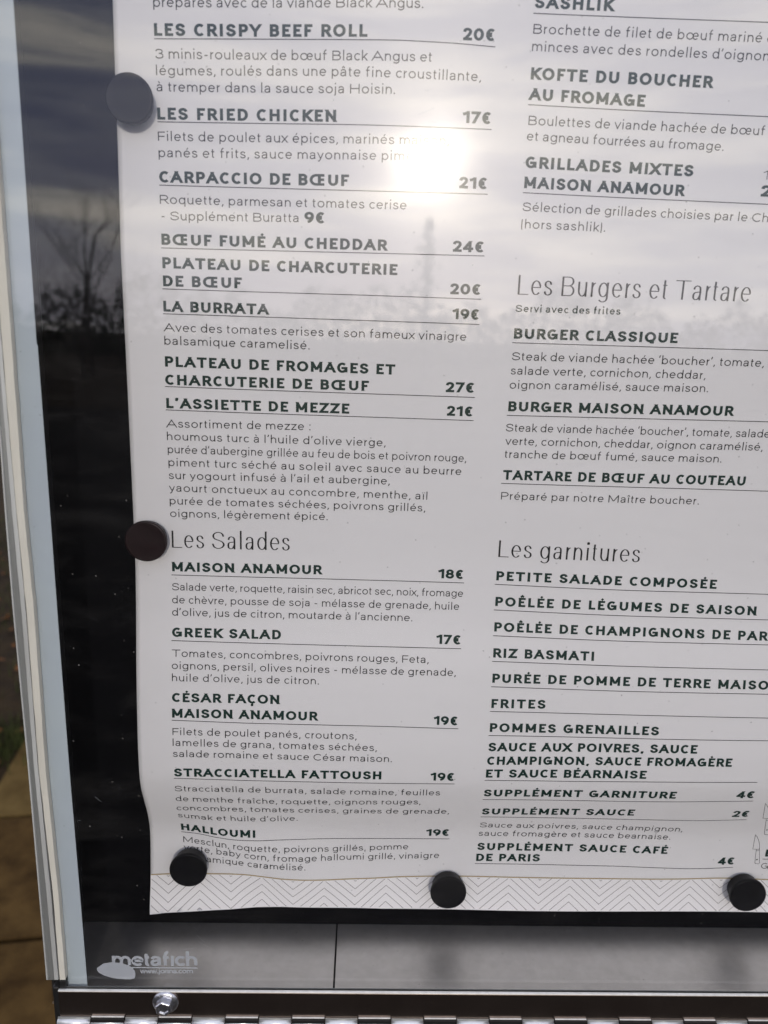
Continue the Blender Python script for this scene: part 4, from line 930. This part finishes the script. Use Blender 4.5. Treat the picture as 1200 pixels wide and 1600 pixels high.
# ------------------------------------------------------------------ what the pane mirrors: trees behind the photographer
def mirror_dir(px, py):
    d = ray(px, py); v = np.array((d[0], -d[1], d[2])); return v / np.linalg.norm(v)
def bare_tree(px, py_top, dist, label, spread=1.0, seed=1):
    r_ = random.Random(seed); d = mirror_dir(px, 500); hd = np.array((d[0], d[1])) / np.hypot(d[0], d[1])
    base = Vector((hd[0] * dist, -D + hd[1] * dist, -CH - .03)); dt = mirror_dir(px, py_top)
    top = dist * dt[2] / np.hypot(dt[0], dt[1]); H_ = top + CH
    t = thing('bare_tree', label, 'tree', 'leafless trees mirrored in the pane', base)
    V, F = [], []; VB, FB = [], []
    def limb(V, F, a, b, ra, rb):
        ax = (b - a).normalized(); u = ax.orthogonal().normalized(); w = ax.cross(u); n = len(V)
        for P_, R_ in ((a, ra), (b, rb)):
            for k in range(5):
                an = k * 1.2566; V.append(tuple(P_ + u * R_ * math.cos(an) + w * R_ * math.sin(an)))
        for k in range(5): F.append((n + k, n + (k + 1) % 5, n + 5 + (k + 1) % 5, n + 5 + k))
    def grow(a, dirv, L, R_, lev):
        p = a
        for s in range(3):
            dv = (dirv + Vector((r_.uniform(-.18, .18), r_.uniform(-.18, .18), r_.uniform(-.05, .15)))).normalized(); q = p + dv * L / 3
            R2 = R_ * .8; limb(VB if lev else V, FB if lev else F, p, q, R_, R2); p = q; R_ = R2; dirv = dv
            if lev < 4:
                for _ in range(2 if lev < 3 else 1):
                    an = r_.uniform(0, 6.28); sd = Vector((math.cos(an), math.sin(an), r_.uniform(.1, .9))).normalized()
                    grow(p, (dirv * .5 + sd * spread).normalized(), L * r_.uniform(.35, .52), R_ * .5, lev + 1)
    grow(Vector((0, 0, 0)), Vector((0, 0, 1)), H_ * .74, H_ * .013, 0)
    mesh('trunk', V, F, MT['bark'], t); mesh('crown', VB, FB, MT['bark'], t)
bare_tree(112, 265, 24, 'tall leafless tree standing behind the photographer', .8, 5)
bare_tree(128, 300, 26, 'slender leafless tree just beside the tallest one behind the photographer', .5, 11)
bare_tree(178, 385, 33, 'smaller leafless tree beside the tall one behind the photographer', .9, 9)
def conifer(px, py_top, dist, label, seed, rr=.24):
    r_ = random.Random(seed); d = mirror_dir(px, 500); hd = np.array((d[0], d[1])) / np.hypot(d[0], d[1])
    dt = mirror_dir(px, py_top); H_ = dist * dt[2] / np.hypot(dt[0], dt[1]) + CH
    t = thing('conifer_tree', label, 'tree', None, (hd[0] * dist, -D + hd[1] * dist, -CH - .03))
    V, F = [], []
    for i in range(420):
        z = H_ * (.12 + .88 * r_.random() ** .8); R_ = H_ * rr * (1 - z / H_) ** .85 * (.6 + .4 * math.sin(z * 9)) + .06; a = r_.uniform(0, 6.28); rad = R_ * r_.uniform(.1, 1.25)
        s = H_ * .025; b = len(V); c = Vector((rad * math.cos(a), rad * math.sin(a), z))
        for k in range(3): V.append(tuple(c + Vector((r_.uniform(-s, s), r_.uniform(-s, s), r_.uniform(-s, s)))))
        F.append((b, b + 1, b + 2))
    mesh('crown', V, F, MT['needles'], t)
    o = lathe('trunk', [(H_ * .02, 0), (H_ * .004, H_ * .95)], MT['bark'], t, 8); o.rotation_euler = (math.radians(-90), 0, 0)
conifer(666, 335, 30, 'pointed conifer straight below the low sun behind the photographer', 3, .24)
# a far belt of woodland that closes the horizon
V, F = [], []
for i in range(36000):
    a = rnd.uniform(-2.6, -.54); dist = rnd.uniform(46, 60)
    top = 2.6 + .8 * math.sin(a * 23) + .6 * math.sin(a * 61 + 1) + .4 * math.sin(a * 140)
    z = -CH + rnd.random() ** 1.5 * (top + CH); s = rnd.uniform(.12, .34); b = len(V)
    c = (dist * math.cos(a), dist * math.sin(a), z)
    for k in range(3): V.append((c[0] + rnd.uniform(-s, s), c[1] + rnd.uniform(-s, s), c[2] + rnd.uniform(-s, s)))
    F.append((b, b + 1, b + 2))
wd = mesh('woodland', V, F, MT['needles']); struct(wd, 'stuff'); wd['label'] = 'dark belt of far trees along the horizon behind the photographer'
